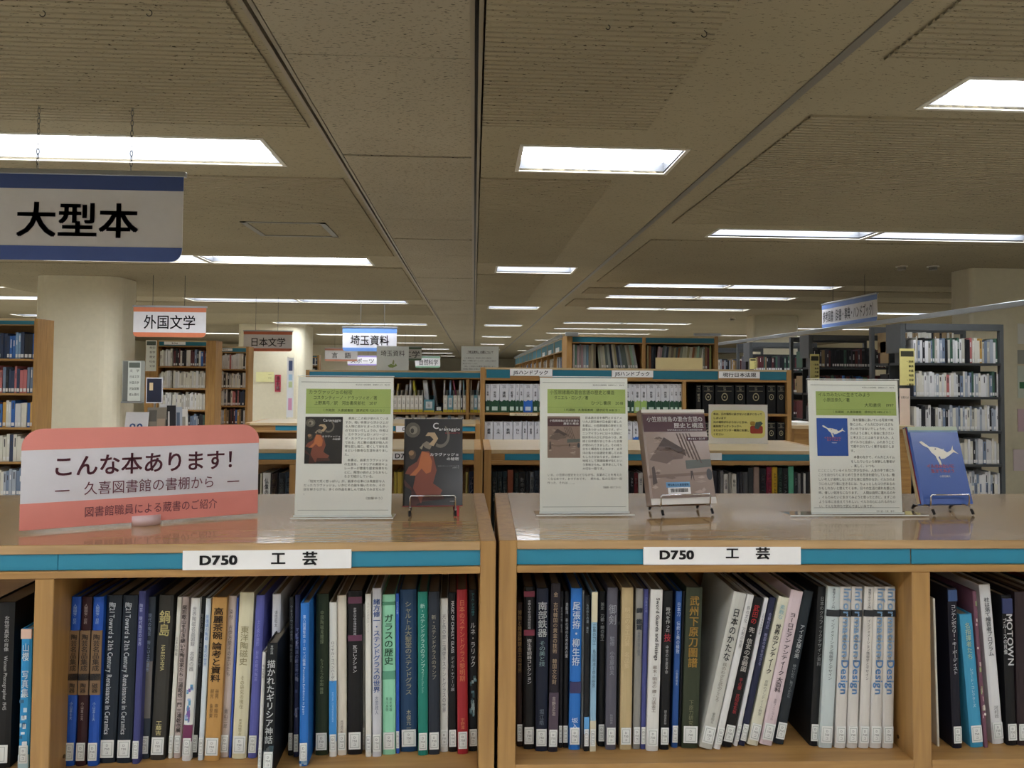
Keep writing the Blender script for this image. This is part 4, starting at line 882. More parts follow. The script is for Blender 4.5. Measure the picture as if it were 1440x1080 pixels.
LEFT = [  # bl, br, yb, tl, yt, colour, description, titles, bands, extra
 (-24, 13, 1082, -16, 848, '#141416', 'wide black photo book', (t1('女性写真家の肖像　Woman Photographer 1945', '#b0b0b0', .35, .92, .2, cx=.75),), (), {}),
 (25, 40, 1082, 30, 885, '#2d8cc4', 'blue and white patterned', (t1('山櫻　写真集', '#eaf2f6', .3, .9, .7, True),), ((.93, 1.0, '#d9b8a6'), (.0, .1, '#a9c8cf')), dict(pat=(.1, .55, ('#dfe9ec', '#b9d7e6', '#235f86')))),
 (90, 104, 1078, 100, 840, '#1e4fa8', 'blue, leftmost of three matching volumes,', (t1('人間国宝・巨匠', '#9db4d8', .84, .96, .4), t1('陶芸名品集成', '#2b2320', .56, .78, .7, True), t1('陶器', '#2b2320', .43, .49, .6, True), t1('小山冨士夫', '#9db4d8', .18, .38, .3)), ((.42, .80, '#7a5f42'), (.505, .545, '#141418')), {}),
 (105.5, 120, 1078, 115, 840, '#32161c', 'maroon, middle of three matching volumes,', (t1('人間国宝・巨匠', '#a99a98', .84, .96, .4), t1('陶芸名品集成', '#2b2320', .56, .78, .7, True), t1('陶器', '#2b2320', .43, .49, .6, True), t1('小山冨士夫', '#a99a98', .18, .38, .3)), ((.42, .80, '#7a5f42'), (.505, .545, '#141418')), {}),
 (122, 137, 1078, 131, 840, '#1e4fa8', 'blue, rightmost of three matching volumes,', (t1('人間国宝・巨匠', '#9db4d8', .84, .96, .4), t1('陶芸名品集成', '#2b2320', .56, .78, .7, True), t1('磁器', '#2b2320', .43, .49, .6, True), t1('小山冨士夫', '#9db4d8', .18, .38, .3)), ((.42, .80, '#7a5f42'), (.505, .545, '#141418')), {}),
 (139, 161, 1074, 150, 838, '#1b2530', 'dark navy, left of the white lettered pair,', (t1('陶21 Toward a 21th Century Renaissance in Ceramics', '#d8dce0', .17, .96, .5, True, 1.4, .42),), (), {}),
 (163, 184, 1074, 173, 838, '#1b2530', 'dark navy, right of the white lettered pair,', (t1('陶21 Toward a 21th Century Renaissance in Ceramics', '#d8dce0', .17, .96, .5, True, 1.4, .42),), (), {}),
 (185, 195, 1075, 195, 832, '#41457a', 'thin slate violet', (t1('陶芸　現代陶芸の世界', '#aab0d4', .62, .93, .5),), (), {}),
 (196, 209, 1068, 206, 840, '#39424e', 'grey and pale worn', (t1('現代の陶芸　新しい土の造形', '#9fb0cc', .3, .9, .4),), ((.25, .6, '#6d6a68'),), {}),
 (210.5, 231, 1070, 224, 838, '#34332f', 'dark grey with gold lettering', (t1('鍋島', '#cfc48a', .75, .91, .8, True), t1('NABESHIMA', '#b5ad7c', .54, .7, .4), t1('工藤吉', '#cfc48a', .15, .24, .5)), (), {}),
 (236, 242.5, 1067, 249.5, 840, '#d4d2c8', 'thin white', (t1('日本の陶磁', '#77776f', .4, .75),), (), {}),
 (243.5, 253.5, 1067, 256, 840, '#b8a9a4', 'thin greyish pink with dark title', (t1('尾形乾山を引き継いだ陶芸家たち 三浦乾也一門 三浦乾也展', '#2a2426', .16, .95, .75, True),), (), {}),
 (255, 268, 1071, 268.5, 842, '#d9d9d6', 'white with a purple speckled foot,', (t1('世界陶磁名品図録　名窯の器', '#7a7c80', .55, .95, .5),), ((.12, .22, '#6b2350'),), dict(pat=(.22, .5, ('#7a5aa0', '#9fb4d8', '#5a9ac0')))),
 (269, 277.5, 1066, 281, 840, '#1b1c1e', 'thin black', (t1('陶芸の美　川崎毅の世界', '#77787a', .2, .9),), (), {}),
 (278, 285.5, 1070, 289.5, 842, '#c8d2d8', 'thin white and pale blue', (t1('景徳鎮の陶磁　青花の世界', '#3f73b4', .15, .9),), (), {}),
 (286.5, 307.5, 1071, 298.5, 841, '#b98e52', 'wide tan', (t1('高麗茶碗 論考と資料', '#2e2013', .48, .94, .72, True), t1('谷晃　申翰均\n胡光　金世東', '#5a4326', .16, .44, .6)), (), {}),
 (309, 321, 1066, 321, 839, '#c4b6ae', 'pinkish white', (t1('染付　古伊万里その生いたち', '#5a4f4c', .5, .92, .5), t1('青山二郎', '#5a4f4c', .18, .3, .5)), (), {}),
 (321.8, 325, 1066, 333, 841, '#3a55a8', 'very thin blue', (), (), dict(cl=False)),
 (325.5, 346, 1068, 337, 834, '#cfcaac', 'wide cream', (t1('東洋陶磁史', '#857c56', .56, .8, .6), t1('その研究の現在', '#857c56', .3, .5, .3), t1('東洋陶磁学会', '#857c56', .14, .24, .3)), (), {}),
 (348, 360.5, 1067, 360, 838, '#5b5fa6', 'lavender blue', (t1('土と炎の造形　日本の現代陶芸', '#9094d6', .4, .85, .4),), (), {}),
 (362, 367.5, 1081, 369, 918, '#d2d2cf', 'short thin white', (t1('魯山人陶説', '#55555a', .2, .9, .6),), (), dict(y=.018)),
 (379, 391, 1064, 383, 836, '#cfd0d6', 'tall white, behind the pulled out black one,', (t1('須田剋太　絵と言葉', '#4a4a52', .3, .9, .4),), (), dict(depth=.18)),
 (369, 384, 1086, 375.5, 906, '#14181d', 'short black with white lettering, pulled forward,', (t1('描かれたギリシア神話', '#d8dcdc', .24, .88, .8, True), t1('青柳正規', '#aab0b0', .92, .99, .4)), (), dict(pat=(.02, .25, ('#50565a', '#2f4a55')), y=.004, depth=.2)),
 (405, 412, 1063, 407, 840, '#15171b', 'thin black', (t1('ウェッジウッドの世界　陶磁の歴史', '#8a8f98', .3, .95, .6),), (), {}),
 (412.5, 420, 1065, 415, 837, '#272d52', 'dark navy patterned', (t1('マイセン磁器の黄金時代', '#7f8cc0', .4, .8, .7),), (), dict(pat=(.2, .8, ('#44508c', '#8a8fb0')))),
 (420.5, 433, 1078, 422.5, 849, '#2a6fbe', 'bright blue with thin white lettering, leaning out,', (t1('第八回展覧会 ヨーロッパ磁器 Porcelain Exhibition in Japan', '#c5dcf2', .15, .93, .35),), (), dict(pat=(.0, .1, ('#c9d4d8', '#8fb5d4')))),
 (443, 461, 1063, 444.5, 836, '#22301f', 'wide dark green', (t1('中国陶磁見聞録', '#7f8a6c', .68, .9, .3), t1('もうひとつの中国 雑器', '#7f8a6c', .38, .6, .3)), (), {}),
 (463, 473.5, 1065, 463, 848, '#d8d8d2', 'white with a bright blue lower half', (t1('ロイヤル・コペンハーゲン', '#33363a', .48, .75, .5), t1('ROYAL COPENHAGEN', '#9cc8ec', .18, .42, .3)), ((.1, .49, '#2f86cc'),), {}),
 (474.5, 487.5, 1063, 474, 838, '#cfc8ba', 'cream woven', (t1('髙村遺作集', '#77706a', .14, .22, .5),), (), {}),
 (489, 509, 1062, 489.5, 832, '#131215', 'black with two dark pink rings,', (t1('京都大学総合博物館所蔵', '#b4b4b8', .73, .9, .3), t1('瓦コレクション', '#d0d0d2', .5, .67, .4)), ((.925, .965, '#5c2a48'), (.695, .73, '#5c2a48')), {}),
 (510, 513.5, 1055, 510, 850, '#c4c4c0', 'very thin white', (t1('瓦の美', '#55555a', .8, .95, .7),), (), {}),
 (514, 522.5, 1065, 513.5, 836, '#d6d5cc', 'white', (t1('ステンドグラス ノート', '#8c8c84', .6, .95, .4),), (), {}),
 (523.5, 536.5, 1065, 523.5, 828, '#c3c5cb', 'pale grey with blue lettering', (t1('緒方修一・ステンドグラスの世界', '#3f5fa0', .38, .94, .8, True), t1('志田政人', '#55607a', .22, .36, .4)), (), {}),
 (538, 556.5, 1062, 537.5, 837, '#8fcfae', 'wide mint green', (t1('ガラスの歴史', '#24553c', .56, .88, .72, True), t1('由水常雄\n黒川高明', '#2f6048', .2, .36, .5)), ((.47, .52, '#4f8f76'), (.935, .955, '#3f7f60')), {}),
 (557, 562, 1060, 556.5, 835, '#2b55b0', 'thin bright blue', (t1('ガラスの旅', '#c0d0ee', .75, .95, .6),), (), {}),
 (563.5, 587, 1058, 562.5, 830, '#1f3f60', 'wide dark blue with dull gold lettering', (t1('シャルトル大聖堂のステンドグラス', '#a9a58c', .35, .93, .42, True), t1('木俣元一', '#a9a58c', .13, .26, .3)), (), {}),
 (588, 602, 1063, 587.5, 833, '#1f7a6c', 'teal green', (t1('新・ステンドグラスのランプ２', '#b8d8cc', .5, .93, .5), t1('Tiffany Glass Studio', '#8fbcb0', .38, .5, .3)), (), {}),
 (603, 618.5, 1062, 602.5, 833, '#262d38', 'dark slate', (t1('新・ステンドグラスのランプ', '#9a9584', .46, .86, .45),), (), {}),
 (619, 630.5, 1058, 619, 842, '#d2d3ce', 'white, between the slate and the black one,', (t1('光と色の旅 三浦啓子ステンドグラスの世界', '#66686c', .2, .9, .5),), (), {}),
 (631, 642.5, 1058, 631, 834, '#101114', 'black with condensed white capitals', (t1('MAGIC OF CHIHULY GLASS', '#d5d6d8', .62, .95, .5, True), t1('デイル・チフーリ展', '#a8a9ac', .38, .6, .5)), (), {}),
 (643.5, 658.5, 1061, 642.5, 830, '#a02a32', 'red', (t1('日本のステンドグラス黎明期', '#cf7a54', .44, .94, .55), t1('宇野澤', '#cf7a54', .15, .22, .4)), (), {}),
 (659.5, 672, 1057, 659, 830, '#12161c', 'black with pale picture, rightmost', (t1('ルネ・ラリック', '#d8dce0', .52, .8, .6, True), t1('アール・デコの煌き', '#3f8f98', .84, .98, .4)), (), dict(pat=(.2, .5, ('#9fb8c0', '#5f8a98', '#2f5560')))),
]
RIGHT = [
 (727, 735.5, 1050, 727, 848, '#2c1c18', 'dark brown with faded gold lettering, leftmost', (t1('博物と韓国鞦韆金工の世界', '#8f6f40', .3, .95, .7),), (), {}),
 (736.5, 752, 1054, 737, 826, '#0f0f12', 'black with two crimson rings', (t1('京都大学総合博物館所蔵', '#b4b4b8', .74, .92, .3), t1('弥生青銅器コレクション', '#d0d0d2', .4, .68, .45)), ((.94, .975, '#7a1f3c'), (.7, .735, '#7a1f3c')), {}),
 (753, 770, 1057, 755, 828, '#161d30', 'dark navy with tall white title', (t1('南部鉄器', '#d0d4d4', .7, .92, .8, True), t1('その美と技', '#7f9a9c', .52, .68, .6), t1('堀江皓', '#66727f', .16, .26, .4)), (), {}),
 (771, 784.5, 1058, 775.5, 821, '#221d26', 'black shading to dull purple', (t1('金　古代韓国の黄金の技術　韓国文化財', '#a58f76', .4, .95, .5), t1('吉野正治', '#b0a8a0', .2, .33, .4)), ((.1, .35, '#463848'),), {}),
 (785.5, 791, 1052, 787.5, 832, '#15151a', 'thin black', (t1('茶の湯の釜　金工品', '#8c8c90', .5, .9, .6),), (), {}),
 (791.5, 799, 1052, 794, 832, '#101014', 'thin black', (t1('金胎湾　茶の湯のための美の釜', '#b8b8ba', .5, .93, .6),), (), {}),
 (800, 816, 1055, 803.5, 828, '#2a6ebc', 'bright blue with bold white title', (t1('尾張拵・柳生拵', '#e6eef4', .52, .92, .72, True), t1('坂入', '#cfdcec', .13, .2, .7)), ((.35, .42, '#2f2c58'),), {}),
 (817, 820.5, 1052, 819, 831, '#8f9496', 'very thin grey', (), (), dict(cl=False)),
 (821, 828.5, 1057, 823, 838, '#15171a', 'thin black with a pale blue foot,', (t1('もの作りの道　兼定', '#98a4ac', .75, .95, .5),), ((.11, .22, '#5a9ad0'),), {}),
 (829.5, 838, 1057, 832.5, 833, '#8fb4cc', 'thin pale blue with cream ends', (t1('三島の刀工　島田鍛冶と中の谷宮', '#33485a', .4, .8, .6),), ((.81, 1., '#ccc5a6'), (.0, .19, '#c9c2a8')), {}),
 (841, 850.5, 1050, 843, 832, '#121316', 'black with bold grey lettering', (t1('兼定　刀都・関の名工', '#a8aaac', .68, .93, .6, True),), (), {}),
 (852, 866.5, 1055, 855, 827, '#55545f', 'grey violet', (t1('御剣', '#9698a0', .74, .9, .8), t1('監修　小笠原信夫', '#8c8e98', .46, .7, .5), t1('熱田神宮', '#8c8e98', .16, .22, .4)), (), {}),
 (867.5, 871, 1048, 869.5, 831, '#141417', 'very thin black', (t1('名刀', '#aaaaac', .6, .8, .6),), (), dict(cl=False)),
 (872, 888.5, 1055, 875, 827, '#b5a27a', 'wide beige cloth-like', (t1('明治の金工刀装　名品集', '#c9b78e', .5, .88, .5),), (), {}),
 (890, 900.5, 1054, 895, 828, '#86847f', 'grey', (t1('鐔　鑑賞', '#2c3a48', .74, .88, .9, True), t1('伝統の工芸と鑑賞', '#4a5560', .58, .73, .4)), (), {}),
 (901, 908, 1054, 906, 829, '#454a80', 'thin blue violet', (t1('刀装具の美', '#7f86b8', .6, .95, .5),), (), {}),
 (909, 926, 1057, 916, 830, '#d2d2ce', 'wide white with a black serif title', (t1('Sword Guards and Fittings', '#2a2a2c', .56, .95, .42, True, 1.3, .6), t1('幕末・明治の 鐔・刀装金工', '#6b5a50', .24, .53, .6), ), (), {}),
 (928, 941, 1055, 934, 832, '#111215', 'black with one red character in its title,', (t1('時代を作った', '#c9caca', .74, .9, .5, True), t1('技', '#c23a4a', .68, .735, .8, True), t1('中世の生産革命', '#b0b1b3', .46, .66, .35), t1('国立歴史民俗', '#a8a9ab', .16, .25, .3)), (), {}),
 (944.5, 953.5, 1052, 951, 832, '#28508f', 'blue with worn pale lettering', (t1('日本刀　伝統と美の極致', '#c0cce4', .6, .93, .6), t1('小笠原信夫', '#b8c4dc', .35, .5, .4)), (), {}),
 (954, 957.5, 1050, 960.5, 832, '#101116', 'very thin black', (), (), dict(cl=False)),
 (959, 982, 1053, 966, 827, '#333a2a', 'wide dark olive with brushed gold title', (t1('武州下原刀圖譜', '#c49a4a', .5, .95, .62, True, 1.5), t1('下原刀研究', '#77775a', .14, .3, .3)), (), {}),
]
RLEAN = [
 (984, 1003, 1055, 1033, 836, '#bcbcb4', 'pale grey', (t1('日本のかたな', '#23262a', .56, .9, .55, True), t1('鉄のわざと武のこころ', '#77736a', .3, .55, .4), t1('東京国立', '#66665f', .16, .23, .4)), (), {}),
 (1004, 1014, 1055, 1052, 838, '#d4d4d2', 'thin white', (t1('鉄の文化　刀剣の世界', '#5f5f63', .6, .93, .5),), (), {}),
 (1015, 1030, 1052, 1060, 842, '#131316', 'black with white and red title', (t1('武田の', '#c23038', .82, .95, .6, True), t1('兜・信玄の合戦図', '#d6d3cc', .5, .8, .6, True), t1('平山優　武田信玄展', '#a82f36', .22, .46, .4)), (), {}),
 (1031.5, 1038, 1050, 1075.5, 842, '#d6d6d8', 'thin white, left of the navy one,', (t1('上杉本洛中洛外図', '#4a4a50', .5, .9, .5),), (), {}),
 (1039, 1048.5, 1050, 1083.5, 842, '#20243e', 'thin dark navy', (t1('合戦日記　戦国の世を生きる', '#8f8fb4', .4, .9, .5),), (), {}),
 (1051, 1067, 1050, 1096, 842, '#cfcdb8', 'cream', (t1('素敵な', '#6f9fae', .85, .95, .5), t1('世界のアンティーク', '#22262a', .48, .82, .55, True), t1('斉藤のアンティーク教室', '#66665c', .2, .44, .35)), (), {}),
 (1069, 1087, 1050, 1113.5, 833, '#cdbcc0', 'pale pink', (t1('ヨーロピアン アンティーク 大百科', '#33282e', .34, .86, .5, True), t1('英国フィリップス社', '#77666c', .16, .3, .3)), (), {}),
 (1088.5, 1103, 1048, 1131.5, 833, '#222a30', 'dark slate', (t1('アイヌ文様の美', '#c4c8ca', .56, .78, .5, True), t1('線のいのち、息づくかたち', '#8c9296', .3, .52, .4)), (), {}),
]
RREST = [
 (1139, 1151, 1050, 1151.5, 826, '#17181a', 'black, left of the six matching volumes,', (t1('日本のグラフィックデザイン資料', '#8c8e90', .5, .94, .5),), (), dict(cl=True)),
]
for i, (a, b, c, w5) in enumerate(((1152.5, 1171, 1165, 0), (1174.5, 1190, 1183, 1), (1191.5, 1206.5, 1199, 1), (1208, 1222.5, 1217, 0), (1224, 1240, 1230.5, 1), (1241.5, 1257, 1245, 1))):
    tt = [t1('情報デザイン入門', '#33363c', .86, .99, .3, False, 1.3, .45)]
    if w5: tt = [t1('Information', '#8fb6da', .56, .995, .95, True, 1.7, .6), t1('Design', '#5f96ce', .33, .55, .95, True, 1.7, .6), t1('メディアと情報デザインの歴史', '#4a4e56', .53, .8, .32)]
    else: tt.append(t1('インフォメーション情報学とデザイン', '#3a3d42', .42, .8, .34))
    RREST.append((a, b, 1053, c, 826, '#c9c6c0' if i else '#b9c4c4', f'white volume with {"large blue" if w5 else "small dark"} letters, {ordn(i+1)} of six matching,', tuple(tt), ((.815, .855, '#141a22'),), {}))
RRIGHT = [
 (1318.5, 1322, 1050, 1312, 842, '#c9c6b8', 'very thin cream, leftmost', (), (), dict(cl=False)),
 (1341, 1354, 1053, 1333, 828, '#131221', 'black with white lettering, leaning left,', (t1('コンテンポラリー・キーボーディスト', '#d5d6da', .46, .9, .6, True),), ((.92, .99, '#2f4a78'),), {}),
 (1366.5, 1384, 1052, 1350.5, 865, '#3f93b8', 'short light blue', (t1('名指揮者たち', '#cfe0c4', .66, .94, .45, True), t1('レコード・コレクターズ', '#bcd4dc', .3, .6, .3)), (), dict(col2=0)),
 (1385, 1390.5, 1052, 1368, 832, '#6f4a5a', 'thin multicoloured', (), (), dict(cl=False, pat=(.1, .95, ('#c9a0a8', '#8fa06f', '#e0d8cc')))),
 (1397, 1413, 1047, 1377.5, 823, '#d4d5d6', 'white with wrinkled film', (t1('柱は落て福音者プログラム', '#5f6166', .55, .92, .5, True), t1('河村政', '#77797c', .16, .24, .4)), (), {}),
 (1417.5, 1431.5, 1049, 1409.5, 838, '#0f0f12', 'black with large white capitals', (t1('MOTOWN', '#e6e6e6', .53, .88, .85, True, 1.5, .62), t1('ブルースの肖像', '#d0d0d0', .5, .85, .4, True, 1.3, .12)), ((.88, .98, '#2a3560'),), {}),
 (1432.5, 1448, 1049, 1428, 833, '#2b2024', 'dark brown at the picture edge', (), (), {}),
]
def run(lst, F, zs, where, grp, start=1):
    for i, (bl, br, yb, tl, yt, col, desc, ti, bands, ex) in enumerate(lst):
        ex = dict(ex); ex.pop('col2', None)
        book(F, 1, bl, br, yb, tl, yt, col, zs, label=(f'{desc} book' if desc[-1] != ',' else f'book, {desc[:-1]}')+f', {ordn(i+start)} {where}', grp=grp, ti=ti, bands=bands, **ex)
run(LEFT[:2], LF, SHL, 'at the far left end', G1_)
run(LEFT[2:], LF, SHL, 'past the left partition', G1_)
run(RIGHT, RF, SHR, 'upright in the right unit', G2_)
run(RLEAN, RF, SHR, 'of the leaning row', G2_)
run(RREST, RF, SHR, 'after the leaning row', G2_)
run(RRIGHT, RF, SHR, 'right of the right partition', G2_)
extra = [('#5a4a3c', 'brown'), ('#d0cfc6', 'off-white'), ('#23304a', 'navy'), ('#7a2a30', 'wine red'), ('#1a1b1d', 'black'), ('#8fa0a8', 'grey blue'), ('#c8b98f', 'sand'), ('#2f5a48', 'forest green')]
for k, (col, nm) in enumerate(extra):                           # the same shelf goes on past the picture edge
    a = 1450+k*19; book(RF, 1, a, a+17.5, 1049, a-3, 832+3*(k % 3), col, SHR, label=f'{nm} book past the picture edge, {ordn(k+8)} right of the right partition', grp=G2_)
# ---- simple spines given by top pixels only
def simple(F, px0, px1, pt, zs, y, col, label, grp, title=None, tcol='#d8d8d8', depth=.17, bands=(), lean=0., f=(.2, .92), sticker=True, h=None, name='book', cat='book', bold=True, wf=.6, paper='#7d7464'):
    p, q = F.y_(px0, pt, y), F.y_(px1, pt, y); w = max(.003, q.x-p.x-.0008); h = h or p.z-zs; o = empty(name, F)
    o.matrix_world = F.M @ Matrix.Translation((p.x, y, zs+.0004+max(0, w*math.sin(lean)))) @ Matrix.Rotation(lean, 4, 'Y')
    c = .0015 if w > .01 else w*.15
    MB().prism_z([(0, .002), (w*.25, 0), (w*.75, 0), (w, .002), (w, depth), (w-c, depth), (w-c, .005), (c, .005), (c, depth), (0, depth)], 0, h).build('cover', mat(col, .5, spec=.3), o)
    box('pages', mat(paper, .85), o, c, w-c, .0055, depth-.003, .003, h-.003)  # here too the shelf's shade is put into the page colour
    for f0, f1, hc in bands: box('spine_band', mat(hc, .45), o, -.0001, w+.0001, -.0006, .002, h*f0, h*f1)
    if title: title_of(o, title, w, h, tcol, f[0], f[1], wf, bold)
    if sticker: box('call_number_label', mat('#d5d8d6', .5), o, w*.12, w*.88, -.0012, -.0001, h*.035, h*.14)
    return tag(o, label, cat, grp), w, h
GB_ = 'books in the second row bookcases'
BRW = [(692, 699.5, 663, '#132226', 'dark green-black', '日本美術全集', '#c8c8c0'), (700, 706.5, 663, '#132226', 'dark green-black', '日本美術全集', '#c8c8c0'), (707, 713, 663, '#132226', 'dark green-black', '日本美術全集', '#c8c8c0'), (714, 722, 661, '#6e3a26', 'reddish brown', None, ''), (724, 729.5, 665, '#10221f', 'dark teal', '文化財の保存', '#b8c0bc'), (730, 739, 664, '#111214', 'black with bold white title', '数奇の世界', '#d6d8d8'), (740, 745, 663, '#1a1b1e', 'black', None, ''), (745.5, 751, 664, '#55585c', 'grey', '美の記憶', '#b8b8b8'), (751.5, 758, 662, '#1a2430', 'dark slate', '考古の美', '#a8b0b8'),
 (759, 790, 664, '#4a2f2a', 'wide dark brown', None, ''), (791, 812, 662, '#1c2630', 'wide slate', None, ''), (813, 838, 664, '#8c8778', 'wide drab', None, ''), (839, 862, 662, '#26301f', 'wide dark green', None, ''), (863, 885, 664, '#353238', 'wide charcoal', None, ''),
 (886, 891.5, 664, '#151518', 'black with white title', 'うるし', '#d0d0d0'), (892, 897.5, 665, '#5a1c22', 'maroon', '蒔絵', '#b8a0a0'), (898, 904.5, 665, '#bcbcb8', 'whitish', '漆工', '#66686c'), (905, 930, 664, '#2c2c30', 'wide dark grey', None, ''),
 (945, 974, 664, '#5a5148', 'wide brown-grey', None, ''), (975, 1008.5, 662, '#2e2f36', 'wide dark slate', None, ''), (1009, 1012.5, 664, '#1f1f24', 'thin black', None, ''), (1013, 1017.5, 662, '#77787a', 'grey patterned', None, ''), (1018, 1024, 667, '#cfcdc4', 'white', '手仕事', '#66666a'), (1024.5, 1029, 665, '#8c8b86', 'grey', None, ''), (1029.5, 1036, 667, '#d4d2c8', 'white with black title', '秋山', '#1f1f22'), (1036.5, 1040, 665, '#252a38', 'thin navy', None, ''), (1040.5, 1044.5, 664, '#303036', 'thin charcoal', None, ''), (1045, 1052, 664, '#4a4c50', 'plain grey', None, ''), (1052.5, 1059.5, 658, '#33373a', 'tall dark grey', None, ''), (1060, 1068, 657, '#8f7c74', 'tall mauve-beige', None, ''),
 (1068.5, 1077.5, 659, '#14171f', 'black', 'ART ET ART', '#b0b4b8'), (1078, 1085.5, 657, '#7c1c38', 'crimson', 'ART ET ART', '#b88a94'), (1086, 1093.5, 657, '#c09a28', 'golden yellow', 'ART ET ART', '#5f4a14'), (1094, 1100.5, 658, '#1c3028', 'dark green', 'ART ET ART', '#9cac9c'), (1101, 1108.5, 659, '#15161a', 'black', 'ART ET ART', '#b0b4b8'), (1109, 1116.5, 656, '#57a386', 'mint green', None, ''), (1117, 1122, 664, '#2c3038', 'dark patterned', 'シルク', '#a8a8a8'), (1122.5, 1126.5, 666, '#77797c', 'grey', None, ''), (1127, 1129.5, 664, '#1b1b1f', 'thin black', None, ''), (1130, 1133.5, 666, '#b4b4b0', 'thin whitish', None, ''), (1134, 1140, 664, '#202226', 'black', None, ''), (1141, 1147, 664, '#4a2f33', 'dark maroon', None, '')]
for i, (a, b, t, col, d, s, tc) in enumerate(BRW):
    simple(BF, a, b, t, SHB, .03, col, f'{d} book, second row right of the gap, {ordn(i+1)} from the left', GB_, s, tc or '#cccccc')
BLW = [(363, 365.5, 667, '#33241f', 'thin brown', None, ''), (366, 369, 666, '#bdb9a6', 'thin cream', None, ''), (370, 380.5, 665, '#cfcfca', 'wide white', '仏像の美', '#4a4c50'), (381.5, 389.5, 666, '#2c1f1a', 'brown-black', '金工百科', '#8f7a58'), (390, 391.5, 664, '#101012', 'very thin black', None, ''), (392, 401, 665, '#171c22', 'black with pale pattern', '獣文鏡', '#a8b4b8'), (401.5, 410.5, 664, '#1d2b3a', 'dark blue patterned', '唐三彩', '#8fa8b4'), (412, 420, 664, '#3a3a3e', 'charcoal', None, ''),
 (554, 558.5, 664, '#9c8a3c', 'thin mustard', None, ''), (559, 565.5, 664, '#a8923f', 'mustard', None, ''), (566, 580, 664, '#8c7a34', 'wide mustard', None, ''), (655, 658.5, 664, '#8c8048', 'thin olive', None, ''), (659.5, 667, 663, '#10182c', 'navy-black with white round mark', 'ブルーノ', '#dfe2e6')]
for i, (a, b, t, col, d, s, tc) in enumerate(BLW):
    simple(BFL, a, b, t, SHB, .03, col, f'{d} book, second row left of the gap, {ordn(i+1)} from the left', GB_, s, tc or '#cccccc')
# handbooks
JG = 'white handbooks in the handbook case'
def hb(i, a, b, row, kind):
    zs, pt = (JS1, 540) if row == 0 else (JS2, 593)
    cols = {'g': '#1f4a34', 'b': '#2f6cc4', 'l': '#9fc06a', 'w': '#d6d6da'}
    y = .03; F = JF
    o, w, h = simple(F, a, b, pt, zs, y, '#d3d5da', f'white handbook with {dict(g="dark green", b="blue", l="lime green", w="plain white")[kind]} foot, {ordn(i+1)} from the left on the {"upper" if row == 0 else "lower"} shelf', JG, None, sticker=False, depth=.15)
    title_of(o, 'JIS', w, h, '#5c6068', .84, .97, .62, False)
    title_of(o, random.choice(('ねじ', '鉄鋼', '機械要素', '電気', '建築', '溶接', '品質管理', '土木', '配管', '熱処理')), w, h, '#222428', .52, .74, .4, True)
    if kind != 'w' :
        MB().prism_y([(-.0001, .0), (w+.0001, 0), (w+.0001, h*.44), (w*.75, h*.40), (w*.5, h*.44), (w*.25, h*.38), (-.0001, h*.41)], -.0007, -.0001).build('foot_band', mat(cols[kind], .45), o)
    MB().box(w*.2, w*.8, -.0014, -.0007, h*.06, h*.2).build('call_number_label', mat('#c5d8cc' if kind != 'b' else '#cfe0f0', .5), o)
E1 = [683, 689.5, 703, 715.5, 725, 730.5, 736.5, 749.5, 757]+[757+9.3*k for k in range(1, 15)]
E1 = [e for e in E1 if e < 886]+[887.5, 892, 901, 910, 922, 930, 942, 948, 954, 960]
for i, (a, b) in enumerate(zip(E1, E1[1:])): hb(i, a, b-.3, 0, 'b' if i == 6 else ('l' if 892 <= a < 905 else 'g'))
E2 = [681.5, 694, 708, 721.5, 734.5, 742, 751.5, 760]+[760+12*k for k in range(1, 11)]+[890, 898.5]
for i, (a, b) in enumerate(zip(E2, E2[1:])): hb(i, a+.3, b-.5, 1, 'b' if a == 890 else 'w')
VG = 'thick black bound volumes in the handbook case'
for i, (a, b) in enumerate(((979, 986), (988, 1004), (1006, 1032), (1034, 1048), (1050, 1076), (1078.5, 1091), (1093, 1104))):
  for row in (0, 1):
    o, w, h = simple(JF, a, b, 541.5 if row == 0 else 594, JS1 if row == 0 else JS2, .03, '#0e0e11', f'thick black volume with gold emblem, {ordn(i+1)} from left, {"upper" if row == 0 else "lower"} shelf', VG, None, sticker=False, depth=.2)
    for f0 in (.78, .95): box('gold_line', mat('#8f8a72', .4, .4), o, w*.12, w*.88, -.0008, 0, h*f0, h*f0+.0025)
    text(o, '現行\n法規' if w > .05 else '法規', w*.28, w*.72, h*.81, h*.92, mat('#a8a28c'), y=-.0012, name='title')
    if w > .04:
        r = min(w*.26, .024); cz = h*.58
        q = MB(); n = 16
        for k in range(n):
            t, u = 2*math.pi*k/n, 2*math.pi*(k+1)/n
            q.add([(w/2+r*R_*math.sin(A), -.0009, cz+r*1.25*R_*math.cos(A)) for A in (t, u) for R_ in (.75, 1)], [(0, 1, 3, 2)])
        q.add([(w/2+r*.35*x, -.0009, cz+r*.35*z) for x, z in ((-1, 0), (0, 1), (1, 0), (0, -1))], [(0, 3, 2, 1)])
        q.build('gold_emblem', mat('#a39c7e', .4, .3), o)
    else: title_of(o, '総目次', w, h, '#a8a28c', .4, .7, .5)
